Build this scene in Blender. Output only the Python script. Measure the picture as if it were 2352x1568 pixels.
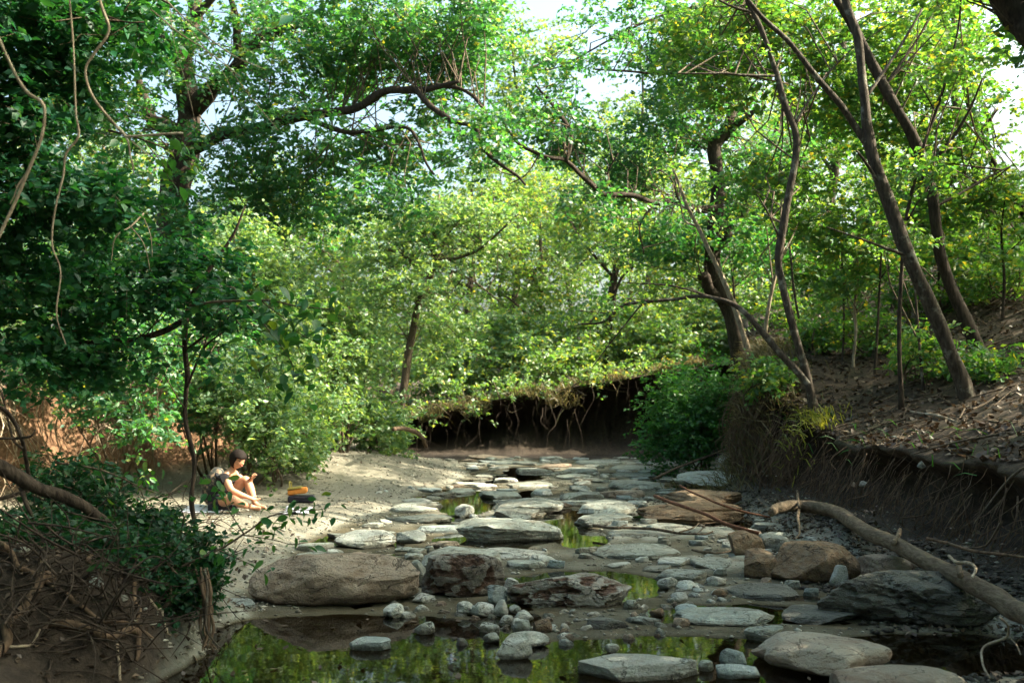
import bpy, math
import numpy as np
from mathutils import Vector, Matrix

for _o in list(bpy.data.objects):
    bpy.data.objects.remove(_o)
SC = bpy.context.scene
COL = SC.collection
rng = np.random.default_rng(11)

# ------------------------------------------------------------------ camera
CAM_H, FPX, CX, CY = 1.5, 2287.0, 1176.0, 784.0
PITCH = math.atan((911.0 - CY) / FPX)
cam_data = bpy.data.cameras.new("camera")
cam_data.lens, cam_data.sensor_width = 35.0, 36.0
cam_data.clip_start, cam_data.clip_end = 0.05, 400.0
cam_data.dof.use_dof = True
cam_data.dof.focus_distance = 8.5
cam_data.dof.aperture_fstop = 2.8
cam = bpy.data.objects.new("camera", cam_data)
cam.location = (0, 0, CAM_H)
cam.rotation_euler = (math.pi / 2 + PITCH, 0, 0)
COL.objects.link(cam)
SC.camera = cam

# ------------------------------------------------------------------ sky, sun, exposure
SUN_AZ, SUN_EL = math.radians(90), math.radians(38)      # azimuth from +Y towards +X
world = bpy.data.worlds.new("World")
SC.world = world
world.use_nodes = True
wn = world.node_tree
bg = wn.nodes["Background"]
sky = wn.nodes.new("ShaderNodeTexSky")
sky.sky_type = 'NISHITA'
sky.sun_disc = False
sky.sun_elevation = SUN_EL
sky.sun_rotation = SUN_AZ
sky.air_density, sky.dust_density, sky.ozone_density = 1.0, 9.0, 0.2
tint = wn.nodes.new("ShaderNodeMix"); tint.data_type = 'RGBA'; tint.blend_type = 'MULTIPLY'
tint.inputs[0].default_value = 1.0
tint.inputs[7].default_value = (0.88, 1.0, 0.95, 1)
wn.links.new(sky.outputs[0], tint.inputs[6])
wn.links.new(tint.outputs[2], bg.inputs[0])
bg.inputs[1].default_value = 0.15
sun_data = bpy.data.lights.new("sun", 'SUN')
sun_data.energy = 5.0
sun_data.angle = math.radians(0.53)
sun_data.color = (1.0, 0.88, 0.68)
sun = bpy.data.objects.new("sun", sun_data)
sdir = Vector((math.sin(SUN_AZ) * math.cos(SUN_EL), math.cos(SUN_AZ) * math.cos(SUN_EL), math.sin(SUN_EL)))
sun.rotation_euler = sdir.to_track_quat('Z', 'Y').to_euler()
sun.location = sdir * 60
COL.objects.link(sun)
vs = SC.view_settings
vs.view_transform, vs.look, vs.gamma = 'Standard', 'None', 1.0
vs.use_curve_mapping = False
vs.exposure = 2.15
SC.render.engine = 'CYCLES'
cy = SC.cycles
cy.max_bounces, cy.diffuse_bounces, cy.glossy_bounces = 7, 4, 3
cy.transmission_bounces, cy.transparent_max_bounces = 4, 8
cy.sample_clamp_indirect = 6.0

# ------------------------------------------------------------------ helpers: pixels of the 2352x1568 view -> points
def ray(px, py):
    v = np.array([(px - CX) / FPX, 1.0, (CY - py) / FPX])
    c, s = math.cos(PITCH), math.sin(PITCH)
    return np.array([v[0], v[1] * c - v[2] * s, v[1] * s + v[2] * c])
def P(px, py, d):                       # point of that ray at world y = d
    r = ray(px, py)
    return np.array([0, 0, CAM_H]) + r * (d / r[1])
def G(px, py, z=0.0):                   # point of that ray at height z
    r = ray(px, py)
    return np.array([0, 0, CAM_H]) + r * ((z - CAM_H) / r[2])
def smooth(a, b, x):
    t = np.clip((np.asarray(x, float) - a) / (b - a), 0, 1)
    return t * t * (3 - 2 * t)
def _hash(i, j, k, s):
    h = (i.astype(np.int64) * 374761393 + j.astype(np.int64) * 668265263 + k.astype(np.int64) * 1274126177 + s * 971) & 0xffffffff
    h = ((h ^ (h >> 13)) * 1103515245) & 0xffffffff
    h = ((h ^ (h >> 16)) * 2246822519) & 0xffffffff
    return ((h ^ (h >> 15)) & 0xffffff) / float(0xffffff)
def vnoise(p, seed=0):
    p = np.asarray(p, float)
    f = np.floor(p).astype(np.int64)
    t = p - f
    t = t * t * (3 - 2 * t)
    out = 0
    for a in (0, 1):
        for b in (0, 1):
            for c in (0, 1):
                w = (t[:, 0] if a else 1 - t[:, 0]) * (t[:, 1] if b else 1 - t[:, 1]) * (t[:, 2] if c else 1 - t[:, 2])
                out = out + w * _hash(f[:, 0] + a, f[:, 1] + b, f[:, 2] + c, seed)
    return out * 2 - 1
def fbm(p, seed=0, octv=4, gain=0.5):
    p = np.asarray(p, float)
    a, s, n = 1.0, 0, 0
    for o in range(octv):
        s = s + a * vnoise(p * 2 ** o, seed + o * 17)
        n += a
        a *= gain
    return s / n
def n2(x, y, sc, seed, octv=3):
    x, y = np.broadcast_arrays(np.asarray(x, float), np.asarray(y, float))
    sh = x.shape
    return fbm(np.stack([x.ravel() / sc, y.ravel() / sc, np.full(x.size, 0.37)], 1), seed, octv).reshape(sh)

# ------------------------------------------------------------------ helpers: objects
def build_mesh(name, V, F, smooth_sh=False):
    V = np.asarray(V, np.float32)
    F = np.asarray(F, np.int32)
    me = bpy.data.meshes.new(name)
    me.vertices.add(len(V))
    me.vertices.foreach_set("co", V.ravel())
    k = F.shape[1]
    me.loops.add(F.size)
    me.loops.foreach_set("vertex_index", F.ravel())
    me.polygons.add(len(F))
    me.polygons.foreach_set("loop_start", np.arange(0, F.size, k, dtype=np.int32))
    me.update(calc_edges=True)
    if smooth_sh:
        me.polygons.foreach_set("use_smooth", np.ones(len(F), bool))
    return me
def obj(name, V, F, mat, parent=None, smooth_sh=False, kind=None):
    V = np.asarray(V, float)
    if parent is not None:
        V = V - np.array(wloc(parent))
    me = build_mesh(name, V, F, smooth_sh)
    me.materials.append(mat)
    o = bpy.data.objects.new(name, me)
    COL.objects.link(o)
    if parent is not None:
        o.parent = parent
    if kind:
        o["kind"] = kind
    return o
def wloc(o):
    l = Vector(o.location)
    while o.parent is not None:
        o = o.parent
        l = l + Vector(o.location)
    return l
def tag(o, label=None, cat=None, group=None, kind=None):
    if label: o["label"] = label
    if cat: o["category"] = cat
    if group: o["group"] = group
    if kind: o["kind"] = kind
    return o
def thing(name, label, cat, loc, group=None):
    o = bpy.data.objects.new(name, None)
    o.empty_display_size = 0.1
    o.location = [float(v) for v in loc]
    COL.objects.link(o)
    return tag(o, label, cat, group)
class Acc:
    def __init__(s): s.V, s.F, s.n = [], [], 0
    def add(s, V, F):
        s.V.append(np.asarray(V, float)); s.F.append(np.asarray(F, np.int64) + s.n); s.n += len(V)
    def obj(s, name, mat, parent=None, smooth_sh=False, kind=None):
        return obj(name, np.concatenate(s.V), np.concatenate(s.F), mat, parent, smooth_sh, kind)
def spline(pts, rad, per=6):
    pts, rad = np.asarray(pts, float), np.asarray(rad, float)
    if len(pts) < 3:
        t = np.linspace(0, 1, per + 1)[:, None]
        return pts[0] + (pts[-1] - pts[0]) * t, rad[0] + (rad[-1] - rad[0]) * t[:, 0]
    q = np.vstack([2 * pts[0] - pts[1], pts, 2 * pts[-1] - pts[-2]])
    out, ro = [], []
    for i in range(len(pts) - 1):
        a, b, c, d = q[i], q[i + 1], q[i + 2], q[i + 3]
        for t in np.arange(per) / per:
            out.append(.5 * ((2 * b) + (c - a) * t + (2 * a - 5 * b + 4 * c - d) * t * t + (3 * b - a - 3 * c + d) * t ** 3))
            ro.append(rad[i] + (rad[i + 1] - rad[i]) * t)
    out.append(pts[-1]); ro.append(rad[-1])
    return np.array(out), np.array(ro)
def tube(pts, rad, sides=8, knob=0.0, seed=0, cap=True):
    pts, rad = np.asarray(pts, float), np.asarray(rad, float)
    if cap:
        pts = np.vstack([pts[0] - (pts[1] - pts[0]) * 0.02, pts, pts[-1] + (pts[-1] - pts[-2]) * 0.02]); rad = np.concatenate([[rad[0] * 0.02], rad, [rad[-1] * 0.02]])
    T = np.gradient(pts, axis=0)
    T /= np.linalg.norm(T, axis=1)[:, None] + 1e-9
    u = np.cross(T[0], [0.3, 0.2, 1.0]); 
    if np.linalg.norm(u) < 1e-3: u = np.cross(T[0], [1, 0, 0])
    U = []
    for t in T:
        u = u - t * np.dot(u, t); u /= np.linalg.norm(u) + 1e-9
        U.append(u)
    U = np.array(U); W = np.cross(T, U)
    a = np.linspace(0, 2 * np.pi, sides, endpoint=False)
    R = np.repeat(rad[:, None], sides, 1)
    if knob:
        c3 = np.stack([np.repeat(np.arange(len(pts))[:, None] * .35, sides, 1), np.cos(a)[None] * 1.3 + 0 * R, np.sin(a)[None] * 1.3 + 0 * R], -1).reshape(-1, 3)
        R = R * (1 + knob * fbm(c3 + seed * 13.7, 3, 3).reshape(R.shape))
    V = pts[:, None] + R[:, :, None] * (np.cos(a)[None, :, None] * U[:, None] + np.sin(a)[None, :, None] * W[:, None])
    n = len(pts)
    i = np.arange(n - 1)[:, None] * sides; j = np.arange(sides)[None]; jn = (j + 1) % sides
    F = np.stack([i + j, i + jn, i + sides + jn, i + sides + j], -1).reshape(-1, 4)
    return V.reshape(-1, 3), F

# ------------------------------------------------------------------ helpers: materials
def new_mat(name):
    m = bpy.data.materials.new(name); m.use_nodes = True
    nt = m.node_tree
    for n in list(nt.nodes): nt.nodes.remove(n)
    out = nt.nodes.new("ShaderNodeOutputMaterial")
    return m, nt, out
def nd(nt, typ, ins=None, **props):
    n = nt.nodes.new(typ)
    for k, v in props.items(): setattr(n, k, v)
    for k, v in (ins or {}).items():
        if hasattr(v, "is_linked") or hasattr(v, "links"): nt.links.new(v, n.inputs[k])
        else: n.inputs[k].default_value = v
    return n
def ramp(nt, fac, stops, interp='LINEAR'):
    r = nt.nodes.new("ShaderNodeValToRGB"); r.color_ramp.interpolation = interp
    e = r.color_ramp.elements
    while len(e) < len(stops): e.new(0.5)
    for el, (p, c) in zip(e, stops):
        el.position = p; el.color = (*c, 1) if len(c) == 3 else c
    nt.links.new(fac, r.inputs[0])
    return r.outputs[0]
def mixc(nt, fac, a, b, mode='MIX'):
    m = nt.nodes.new("ShaderNodeMix"); m.data_type = 'RGBA'; m.blend_type = mode
    for idx, v in ((0, fac), (6, a), (7, b)):
        if hasattr(v, "is_linked"): nt.links.new(v, m.inputs[idx])
        else: m.inputs[idx].default_value = v if idx == 0 else (*v, 1)
    return m.outputs[2]
def noise(nt, vec, scale, detail=4, rough=0.55, dist=0.0):
    return nd(nt, "ShaderNodeTexNoise", {"Vector": vec, "Scale": scale, "Detail": detail, "Roughness": rough, "Distortion": dist}).outputs[0]
def g3(v): return (v, v, v)

def leaf_mat(name, stops, trans, tmix=0.5, gloss=0.04, big=0.25):
    m, nt, out = new_mat(name)
    geo = nd(nt, "ShaderNodeNewGeometry")
    col = ramp(nt, geo.outputs["Random Per Island"], stops)
    big_n = noise(nt, geo.outputs["Position"], 0.55, 2)
    hs = nd(nt, "ShaderNodeHueSaturation", {"Color": col, "Saturation": 1.0})
    nt.links.new(nd(nt, "ShaderNodeMapRange", {0: big_n, 1: 0.3, 2: 0.7, 3: 1 - big, 4: 1 + big}).outputs[0], hs.inputs["Value"])
    nt.links.new(nd(nt, "ShaderNodeMapRange", {0: big_n, 1: 0.3, 2: 0.7, 3: 0.515, 4: 0.485}).outputs[0], hs.inputs["Hue"])
    col = hs.outputs[0]
    tc = mixc(nt, 1.0, col, trans, 'MULTIPLY')
    d = nd(nt, "ShaderNodeBsdfDiffuse", {"Color": col})
    t = nd(nt, "ShaderNodeBsdfTranslucent", {"Color": tc})
    mx = nd(nt, "ShaderNodeMixShader", {0: tmix, 1: d.outputs[0], 2: t.outputs[0]})
    g = nd(nt, "ShaderNodeBsdfGlossy", {"Color": (1, 1, 1, 1), "Roughness": 0.5})
    mx2 = nd(nt, "ShaderNodeMixShader", {0: gloss, 1: mx.outputs[0], 2: g.outputs[0]})
    nt.links.new(mx2.outputs[0], out.inputs[0])
    return m
YT = (2.0, 1.85, 0.55)
L_OAK = leaf_mat("oak_leaf", [(0, (.020, .100, .045)), (.5, (.036, .150, .060)), (.9, (.075, .190, .068)), (1, (.20, .21, .05))], YT)
L_BRIGHT = leaf_mat("bright_leaf", [(0, (.034, .122, .036)), (.5, (.066, .176, .046)), (.92, (.14, .225, .055)), (1, (.34, .28, .04))], YT, .5)
L_SHRUB = leaf_mat("shrub_leaf", [(0, (.056, .150, .068)), (.5, (.11, .215, .098)), (1, (.23, .31, .15))], YT, .45, .035)
L_FAR = leaf_mat("far_leaf", [(0, (.050, .138, .052)), (.5, (.100, .205, .070)), (.92, (.18, .25, .08)), (1, (.36, .31, .06))], YT, .5, .05)
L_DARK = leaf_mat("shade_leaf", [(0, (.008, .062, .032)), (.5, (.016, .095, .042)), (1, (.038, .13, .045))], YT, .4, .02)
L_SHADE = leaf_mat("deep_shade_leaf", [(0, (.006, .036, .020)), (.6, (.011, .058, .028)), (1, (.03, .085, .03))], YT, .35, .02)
L_WEEP = leaf_mat("weeping_leaf", [(0, (.020, .095, .025)), (.6, (.035, .140, .035)), (1, (.06, .17, .04))], YT, .4, .03)
L_DRY = leaf_mat("dry_leaf", [(0, (.028, .019, .012)), (.5, (.058, .040, .024)), (.9, (.11, .08, .05)), (1, (.20, .16, .11))], (1.2, 1, .8), .15, .04)
L_GRASS = leaf_mat("dry_grass", [(0, (.07, .08, .03)), (.5, (.14, .12, .055)), (1, (.24, .19, .10))], (1.3, 1.2, .8), .3, .04)

def bark_mat(name, dark, light, lichen, lich=0.5, stretch=(1, 1, 0.22)):
    m, nt, out = new_mat(name)
    geo = nd(nt, "ShaderNodeNewGeometry")
    mp = nd(nt, "ShaderNodeMapping", {"Vector": geo.outputs["Position"], "Scale": stretch})
    a = noise(nt, mp.outputs[0], 34, 5, .6)
    b = noise(nt, geo.outputs["Position"], 5.5, 5, .65)
    col = mixc(nt, ramp(nt, a, [(.35, g3(0)), (.65, g3(1))]), dark, light)
    lm = ramp(nt, b, [(lich, g3(0)), (lich + .12, g3(.8))])
    col = mixc(nt, lm, col, lichen)
    bs = nd(nt, "ShaderNodeBsdfPrincipled", {"Base Color": col, "Roughness": .9, "Specular IOR Level": .2})
    bp = nd(nt, "ShaderNodeBump", {"Height": a, "Strength": .8, "Distance": .02})
    nt.links.new(bp.outputs[0], bs.inputs["Normal"])
    nt.links.new(bs.outputs[0], out.inputs[0])
    return m
B_OAK = bark_mat("oak_bark", (.017, .012, .009), (.055, .041, .030), (.085, .072, .055), .62)
B_LICH = bark_mat("lichen_bark", (.026, .020, .015), (.075, .060, .045), (.22, .215, .175), .55)
B_PALE = bark_mat("pale_bark", (.15, .115, .08), (.34, .28, .20), (.42, .38, .30), .55)
B_TWIG = bark_mat("twig_bark", (.05, .037, .025), (.13, .10, .07), (.2, .17, .12), .6)
B_ROOT = bark_mat("root_bark", (.055, .036, .023), (.14, .095, .062), (.20, .155, .11), .58)
B_LOG = bark_mat("log_bark", (.075, .055, .036), (.16, .125, .085), (.07, .058, .04), .58, (1, .25, 1))
B_RED = bark_mat("red_stick_bark", (.085, .038, .022), (.16, .075, .045), (.14, .10, .07), .65)

def stone_mat(name, c1, c2, c3, stain=(.10, .07, .045), rough=.85, wet=0.0, bump=1.0, amt=1.0, pit=False):
    m, nt, out = new_mat(name)
    tc = nd(nt, "ShaderNodeTexCoord"); geo = nd(nt, "ShaderNodeNewGeometry"); oi = nd(nt, "ShaderNodeObjectInfo")
    off = nd(nt, "ShaderNodeVectorMath", {0: geo.outputs["Position"]}, operation='ADD')
    cmb = nd(nt, "ShaderNodeVectorMath", {0: oi.outputs["Location"], 1: (3.7, 1.9, 5.3)}, operation='MULTIPLY')
    nt.links.new(cmb.outputs[0], off.inputs[1])
    p = off.outputs[0]
    a = noise(nt, p, 3.2, 6, .62, .4); b = noise(nt, p, 19, 6, .65); c = noise(nt, p, 110, 4, .7)
    col = mixc(nt, ramp(nt, a, [(.36, g3(0)), (.62, g3(1))]), c1, c2)
    col = mixc(nt, ramp(nt, b, [(.42, g3(0)), (.68, g3(.85))]), col, c3)
    mp = nd(nt, "ShaderNodeMapping", {"Vector": p, "Scale": (1, 1, 3.2)})
    st = noise(nt, mp.outputs[0], 2.1, 5, .7, .8)
    col = mixc(nt, ramp(nt, st, [(.50, g3(0)), (.66, g3(.65 * amt))]), col, stain)
    ck = noise(nt, mp.outputs[0], 3.4, 5, .55, .6)
    crk = ramp(nt, nd(nt, "ShaderNodeMath", {0: nd(nt, "ShaderNodeMath", {0: ck, 1: .5}, operation='SUBTRACT').outputs[0]}, operation='ABSOLUTE').outputs[0], [(0, g3(1)), (.012, g3(0))])
    lic = ramp(nt, noise(nt, p, 7.5, 6, .7, .3), [(.57, g3(0)), (.64, g3(.6))])
    col = mixc(nt, lic, col, tuple(min(.6, v * 1.45) for v in c2))
    col = mixc(nt, nd(nt, "ShaderNodeMath", {0: crk, 1: .75}, operation='MULTIPLY').outputs[0], col, (.03, .024, .017))
    col = mixc(nt, ramp(nt, c, [(.30, g3(.45)), (.46, g3(0))]), col, (.05, .05, .04))
    # stain colour mixed in as faces turn from upward to sideways
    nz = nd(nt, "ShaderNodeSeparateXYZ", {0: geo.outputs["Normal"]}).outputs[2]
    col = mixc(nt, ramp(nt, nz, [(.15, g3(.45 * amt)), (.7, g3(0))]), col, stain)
    if pit:
        pa = nd(nt, "ShaderNodeAttribute", attribute_name="pit").outputs["Fac"]
        col = mixc(nt, ramp(nt, pa, [(.03, g3(0)), (.16, g3(.9))]), col, (.13, .065, .04))
    hs = nd(nt, "ShaderNodeHueSaturation", {"Color": col})
    nt.links.new(nd(nt, "ShaderNodeMapRange", {0: oi.outputs["Random"], 3: .78, 4: 1.18}).outputs[0], hs.inputs["Value"])
    # damp band just above the water line
    pz = nd(nt, "ShaderNodeSeparateXYZ", {0: geo.outputs["Position"]}).outputs[2]
    dz = nd(nt, "ShaderNodeMath", {0: pz, 1: nd(nt, "ShaderNodeMath", {0: b, 1: .03}, operation='MULTIPLY').outputs[0]}, operation='SUBTRACT').outputs[0]
    dm = ramp(nt, dz, [(.0, g3(1)), (.014, g3(0))])
    col = mixc(nt, dm, hs.outputs[0], mixc(nt, 1.0, hs.outputs[0], (.38, .36, .32), 'MULTIPLY'))
    rg = nd(nt, "ShaderNodeMapRange", {0: dm, 3: rough, 4: .35}).outputs[0]
    bs = nd(nt, "ShaderNodeBsdfPrincipled", {"Base Color": col, "Roughness": rg, "Specular IOR Level": .3 + wet * .3})
    h = nd(nt, "ShaderNodeMath", {0: b, 1: nd(nt, "ShaderNodeMath", {0: c, 1: .3}, operation='MULTIPLY').outputs[0]}, operation='ADD').outputs[0]
    h = nd(nt, "ShaderNodeMath", {0: h, 1: nd(nt, "ShaderNodeMath", {0: crk, 1: .5}, operation='MULTIPLY').outputs[0]}, operation='SUBTRACT').outputs[0]
    bp = nd(nt, "ShaderNodeBump", {"Height": h, "Strength": bump, "Distance": .055})
    nt.links.new(bp.outputs[0], bs.inputs["Normal"])
    nt.links.new(bs.outputs[0], out.inputs[0])
    return m
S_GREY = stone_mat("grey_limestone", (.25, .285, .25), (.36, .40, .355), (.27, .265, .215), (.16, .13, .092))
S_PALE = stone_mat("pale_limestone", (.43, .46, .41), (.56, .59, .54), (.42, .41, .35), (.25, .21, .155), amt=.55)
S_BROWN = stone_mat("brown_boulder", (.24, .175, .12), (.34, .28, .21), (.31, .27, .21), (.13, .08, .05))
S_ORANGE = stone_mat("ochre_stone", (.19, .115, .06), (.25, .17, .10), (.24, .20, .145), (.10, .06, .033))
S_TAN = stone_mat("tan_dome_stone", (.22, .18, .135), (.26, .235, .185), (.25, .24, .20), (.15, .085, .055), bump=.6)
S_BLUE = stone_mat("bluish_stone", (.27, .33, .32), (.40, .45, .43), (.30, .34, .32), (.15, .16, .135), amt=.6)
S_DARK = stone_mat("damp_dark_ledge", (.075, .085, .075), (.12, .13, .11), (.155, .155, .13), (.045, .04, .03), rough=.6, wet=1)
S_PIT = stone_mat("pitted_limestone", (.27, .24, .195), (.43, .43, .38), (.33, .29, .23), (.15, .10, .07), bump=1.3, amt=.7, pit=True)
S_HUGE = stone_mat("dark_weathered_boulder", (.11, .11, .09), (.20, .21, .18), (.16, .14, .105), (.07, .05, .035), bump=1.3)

# ------------------------------------------------------------------ ground: creek bed, gravel bar, cut banks, wooded slopes
def curve(y, pts):
    pts = np.array(pts, float)
    return np.interp(y, pts[:, 0], pts[:, 1])
XR = [(-20, 3.4), (0, 3.7), (4, 3.75), (9, 3.62), (12.5, 3.45), (14.5, 3.30), (16, 3.45), (18, 3.9), (21, 4.3), (24, 5.0), (26, 5.8), (30, 6.5), (90, 12)]
XL = [(-20, -7), (10, -6.8), (12.4, -6.4), (14.2, -5.75), (15.7, -5.0), (18, -4.3), (22, -3.7), (26, -3.3), (30, -3.3), (90, -4)]
XE = [(-20, -2.2), (5, -2.1), (7, -2.05), (8.8, -2.0), (10.4, -2.1), (12.7, -1.6), (15.6, -1.4), (19, -0.75), (22, -1.2), (24, -2.2), (27, -3.2), (90, -4)]
POOLS = [(-.65, 4.85, 1.55, 1.35, .22), (-1.1, 6.35, 1.05, .55, .2), (.95, 5.45, 1.0, .85, .18), (.60, 8.05, .62, .62, .12), (-.62, 14.0, .40, 1.35, .14),
         (.74, 10.8, .28, .8, .12), (.72, 12.6, .32, .8, .12), (-.02, 18.4, .28, .8, .12), (.35, 20.3, .5, 1.3, .12), (2.6, 5.9, .8, .5, .10), (1.6, 7.0, .7, .3, .06)]
def ground_parts(x, y):
    x, y = np.asarray(x, float), np.asarray(y, float)
    nb = n2(x, y, 1.3, 5, 4); nf = n2(x, y, .28, 9, 3); nl = n2(x, y, 6.0, 21, 3)
    bed = .004 + .022 * nb + .012 * nf
    tn = n2(x, y * .8, 1.5, 71, 4) * 2.6
    fl = np.floor(tn); ter = (fl + smooth(.78, .98, tn - fl)) * .028
    bed = bed + ter * smooth(7.5, 9.5, y) * smooth(-1.8, -.9, x)
    for (cx, cyy, rx, ry, dep) in POOLS:
        r = np.sqrt(((x - cx) / rx) ** 2 + ((y - cyy) / ry) ** 2) + .16 * nb + .05 * nf
        bed = bed - dep * smooth(1.12, .72, r)
    xe = curve(y, XE) + .22 * n2(x * 0, y, .9, 31)
    e = xe - x
    bar = .085 * smooth(-.05, .45, e) + .34 * smooth(.2, 2.4, e) * smooth(12.5, 19, y) + .05 * smooth(.8, 3.5, e) + .02 * nb * smooth(0, .6, e)
    mound = (.50 + .10 * nb + .05 * nf) * smooth(-1.72 + .18 * nb, -2.12 + .18 * nb, x) * smooth(4.75, 5.55, y + .25 * nb) * smooth(7.3, 6.4, y)
    low = .16 * smooth(-1.6, -2.3, x) * smooth(5.8, 5.2, y)
    base = bed + bar + mound + low
    fan = .24 * smooth(.75, .05, curve(y, XR) - x) * smooth(4, 7, y) * smooth(17, 13, y)     # loose scree at the foot of the right bank
    base = base + fan * (1 + .25 * nb)
    xr = curve(y, XR) + .30 * n2(x * 0, y, 1.1, 41) + .10 * n2(x, y, .35, 43)
    hr = 1.05 + .40 * np.maximum(x - 4.1, -.5) + .13 * np.clip(y - 12, 0, 12) + .75 * np.exp(-((x - 3.9) / 1.3) ** 2 - ((y - 16.3) / 1.9) ** 2) + .30 * nl + .07 * nb + .03 * nf
    hr = np.where(x > 14, hr - .10 * (x - 14), hr)
    tr = smooth(-.12, .42, x - xr)
    zr = base + (hr - base) * tr
    yb = 25.6 + .9 * n2(x, y * 0, 1.6, 51) + .35 * n2(x, y, .4, 53)
    hf = np.clip(1.0 + (x + 2.6) * .17, .85, 2.7) + .035 * np.clip(y - 27, 0, 60) + .25 * nl + .10 * nb + .03 * nf
    tf = smooth(-.2, 1.0, y - yb)
    zf = base + (hf - base) * tf
    xl = curve(y, XL) - .35 * n2(x * 0, y, 1.4, 61) - .12 * n2(x, y, .4, 63)
    hl = 1.75 + .10 * np.clip(xl - x, 0, 30) + .3 * nl + .1 * nb + .03 * nf
    xl = xl + .22 * n2(x * 0, y, .33, 67) * smooth(4, 8, y)
    tl = smooth(-.25, .75, xl - x)
    zl = base + (hl - base) * tl
    z = np.maximum(np.maximum(zr, zf), zl)
    top = np.maximum(np.maximum(tr, tf), tl)
    gravel = smooth(-.1, .35, e) * (1 - smooth(.05, .3, top))
    mud = np.clip(mound * 3 + fan * 4 + low * 8 + smooth(23.2, 24.6, y), 0, 1)  # mud; the last term paints shade over the far bed below the bank
    return z, top, gravel, mud, (tr, tf, tl, zr, zf, zl)
def gz(x, y):
    return ground_parts(np.atleast_1d(x), np.atleast_1d(y))[0]

ys = [1.2]
while ys[-1] < 90: ys.append(ys[-1] + (.09 if 24.4 < ys[-1] < 27.6 else max(.028, .0085 * ys[-1])))
ys = np.concatenate([np.linspace(-14, 1.1, 22), ys])
u = np.linspace(-1, 1, 421)
xs = 8.0 * u + 37 * np.sign(u) * np.abs(u) ** 5
X, Y = np.meshgrid(xs, ys)
X = X * (1 + .004 * np.clip(Y - 26, 0, 60))
Z, TOP, GRV, MUD_SHADE, (TR, TF, TL, ZR, ZF, ZL) = ground_parts(X, Y)
# undercut faces: the middle of each cut bank is worn back below its turf lip
UR = np.where(ZR >= np.maximum(ZF, ZL) - 1e-6, np.sin(np.pi * np.clip(TR, 0, 1)) ** .8, 0) * smooth(3, 5, Y)
UF = np.where(ZF >= np.maximum(ZR, ZL) - 1e-6, np.sin(np.pi * np.clip(TF, 0, 1)) ** .8, 0)
UL = np.where(ZL >= np.maximum(ZR, ZF) - 1e-6, np.sin(np.pi * np.clip(TL, 0, 1)) ** .8, 0)
JN = fbm(np.stack([X.ravel() * 1.6, Y.ravel() * 1.6, Z.ravel() * 2.4], 1), 83, 4, .6).reshape(X.shape)
X = X + (.60 + .55 * JN) * UR - (.15 + .45 * JN) * UL
Y = Y + (1.9 + 1.2 * JN) * UF
DARKS = np.clip(smooth(-.2, .3, X) + smooth(20, 23, Y), 0, 1)  # right and far banks get a darker dirt colour on their faces
ny, nx = X.shape
idx = np.arange(ny * nx).reshape(ny, nx)
F = np.stack([idx[:-1, :-1], idx[:-1, 1:], idx[1:, 1:], idx[1:, :-1]], -1).reshape(-1, 4)

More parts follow.
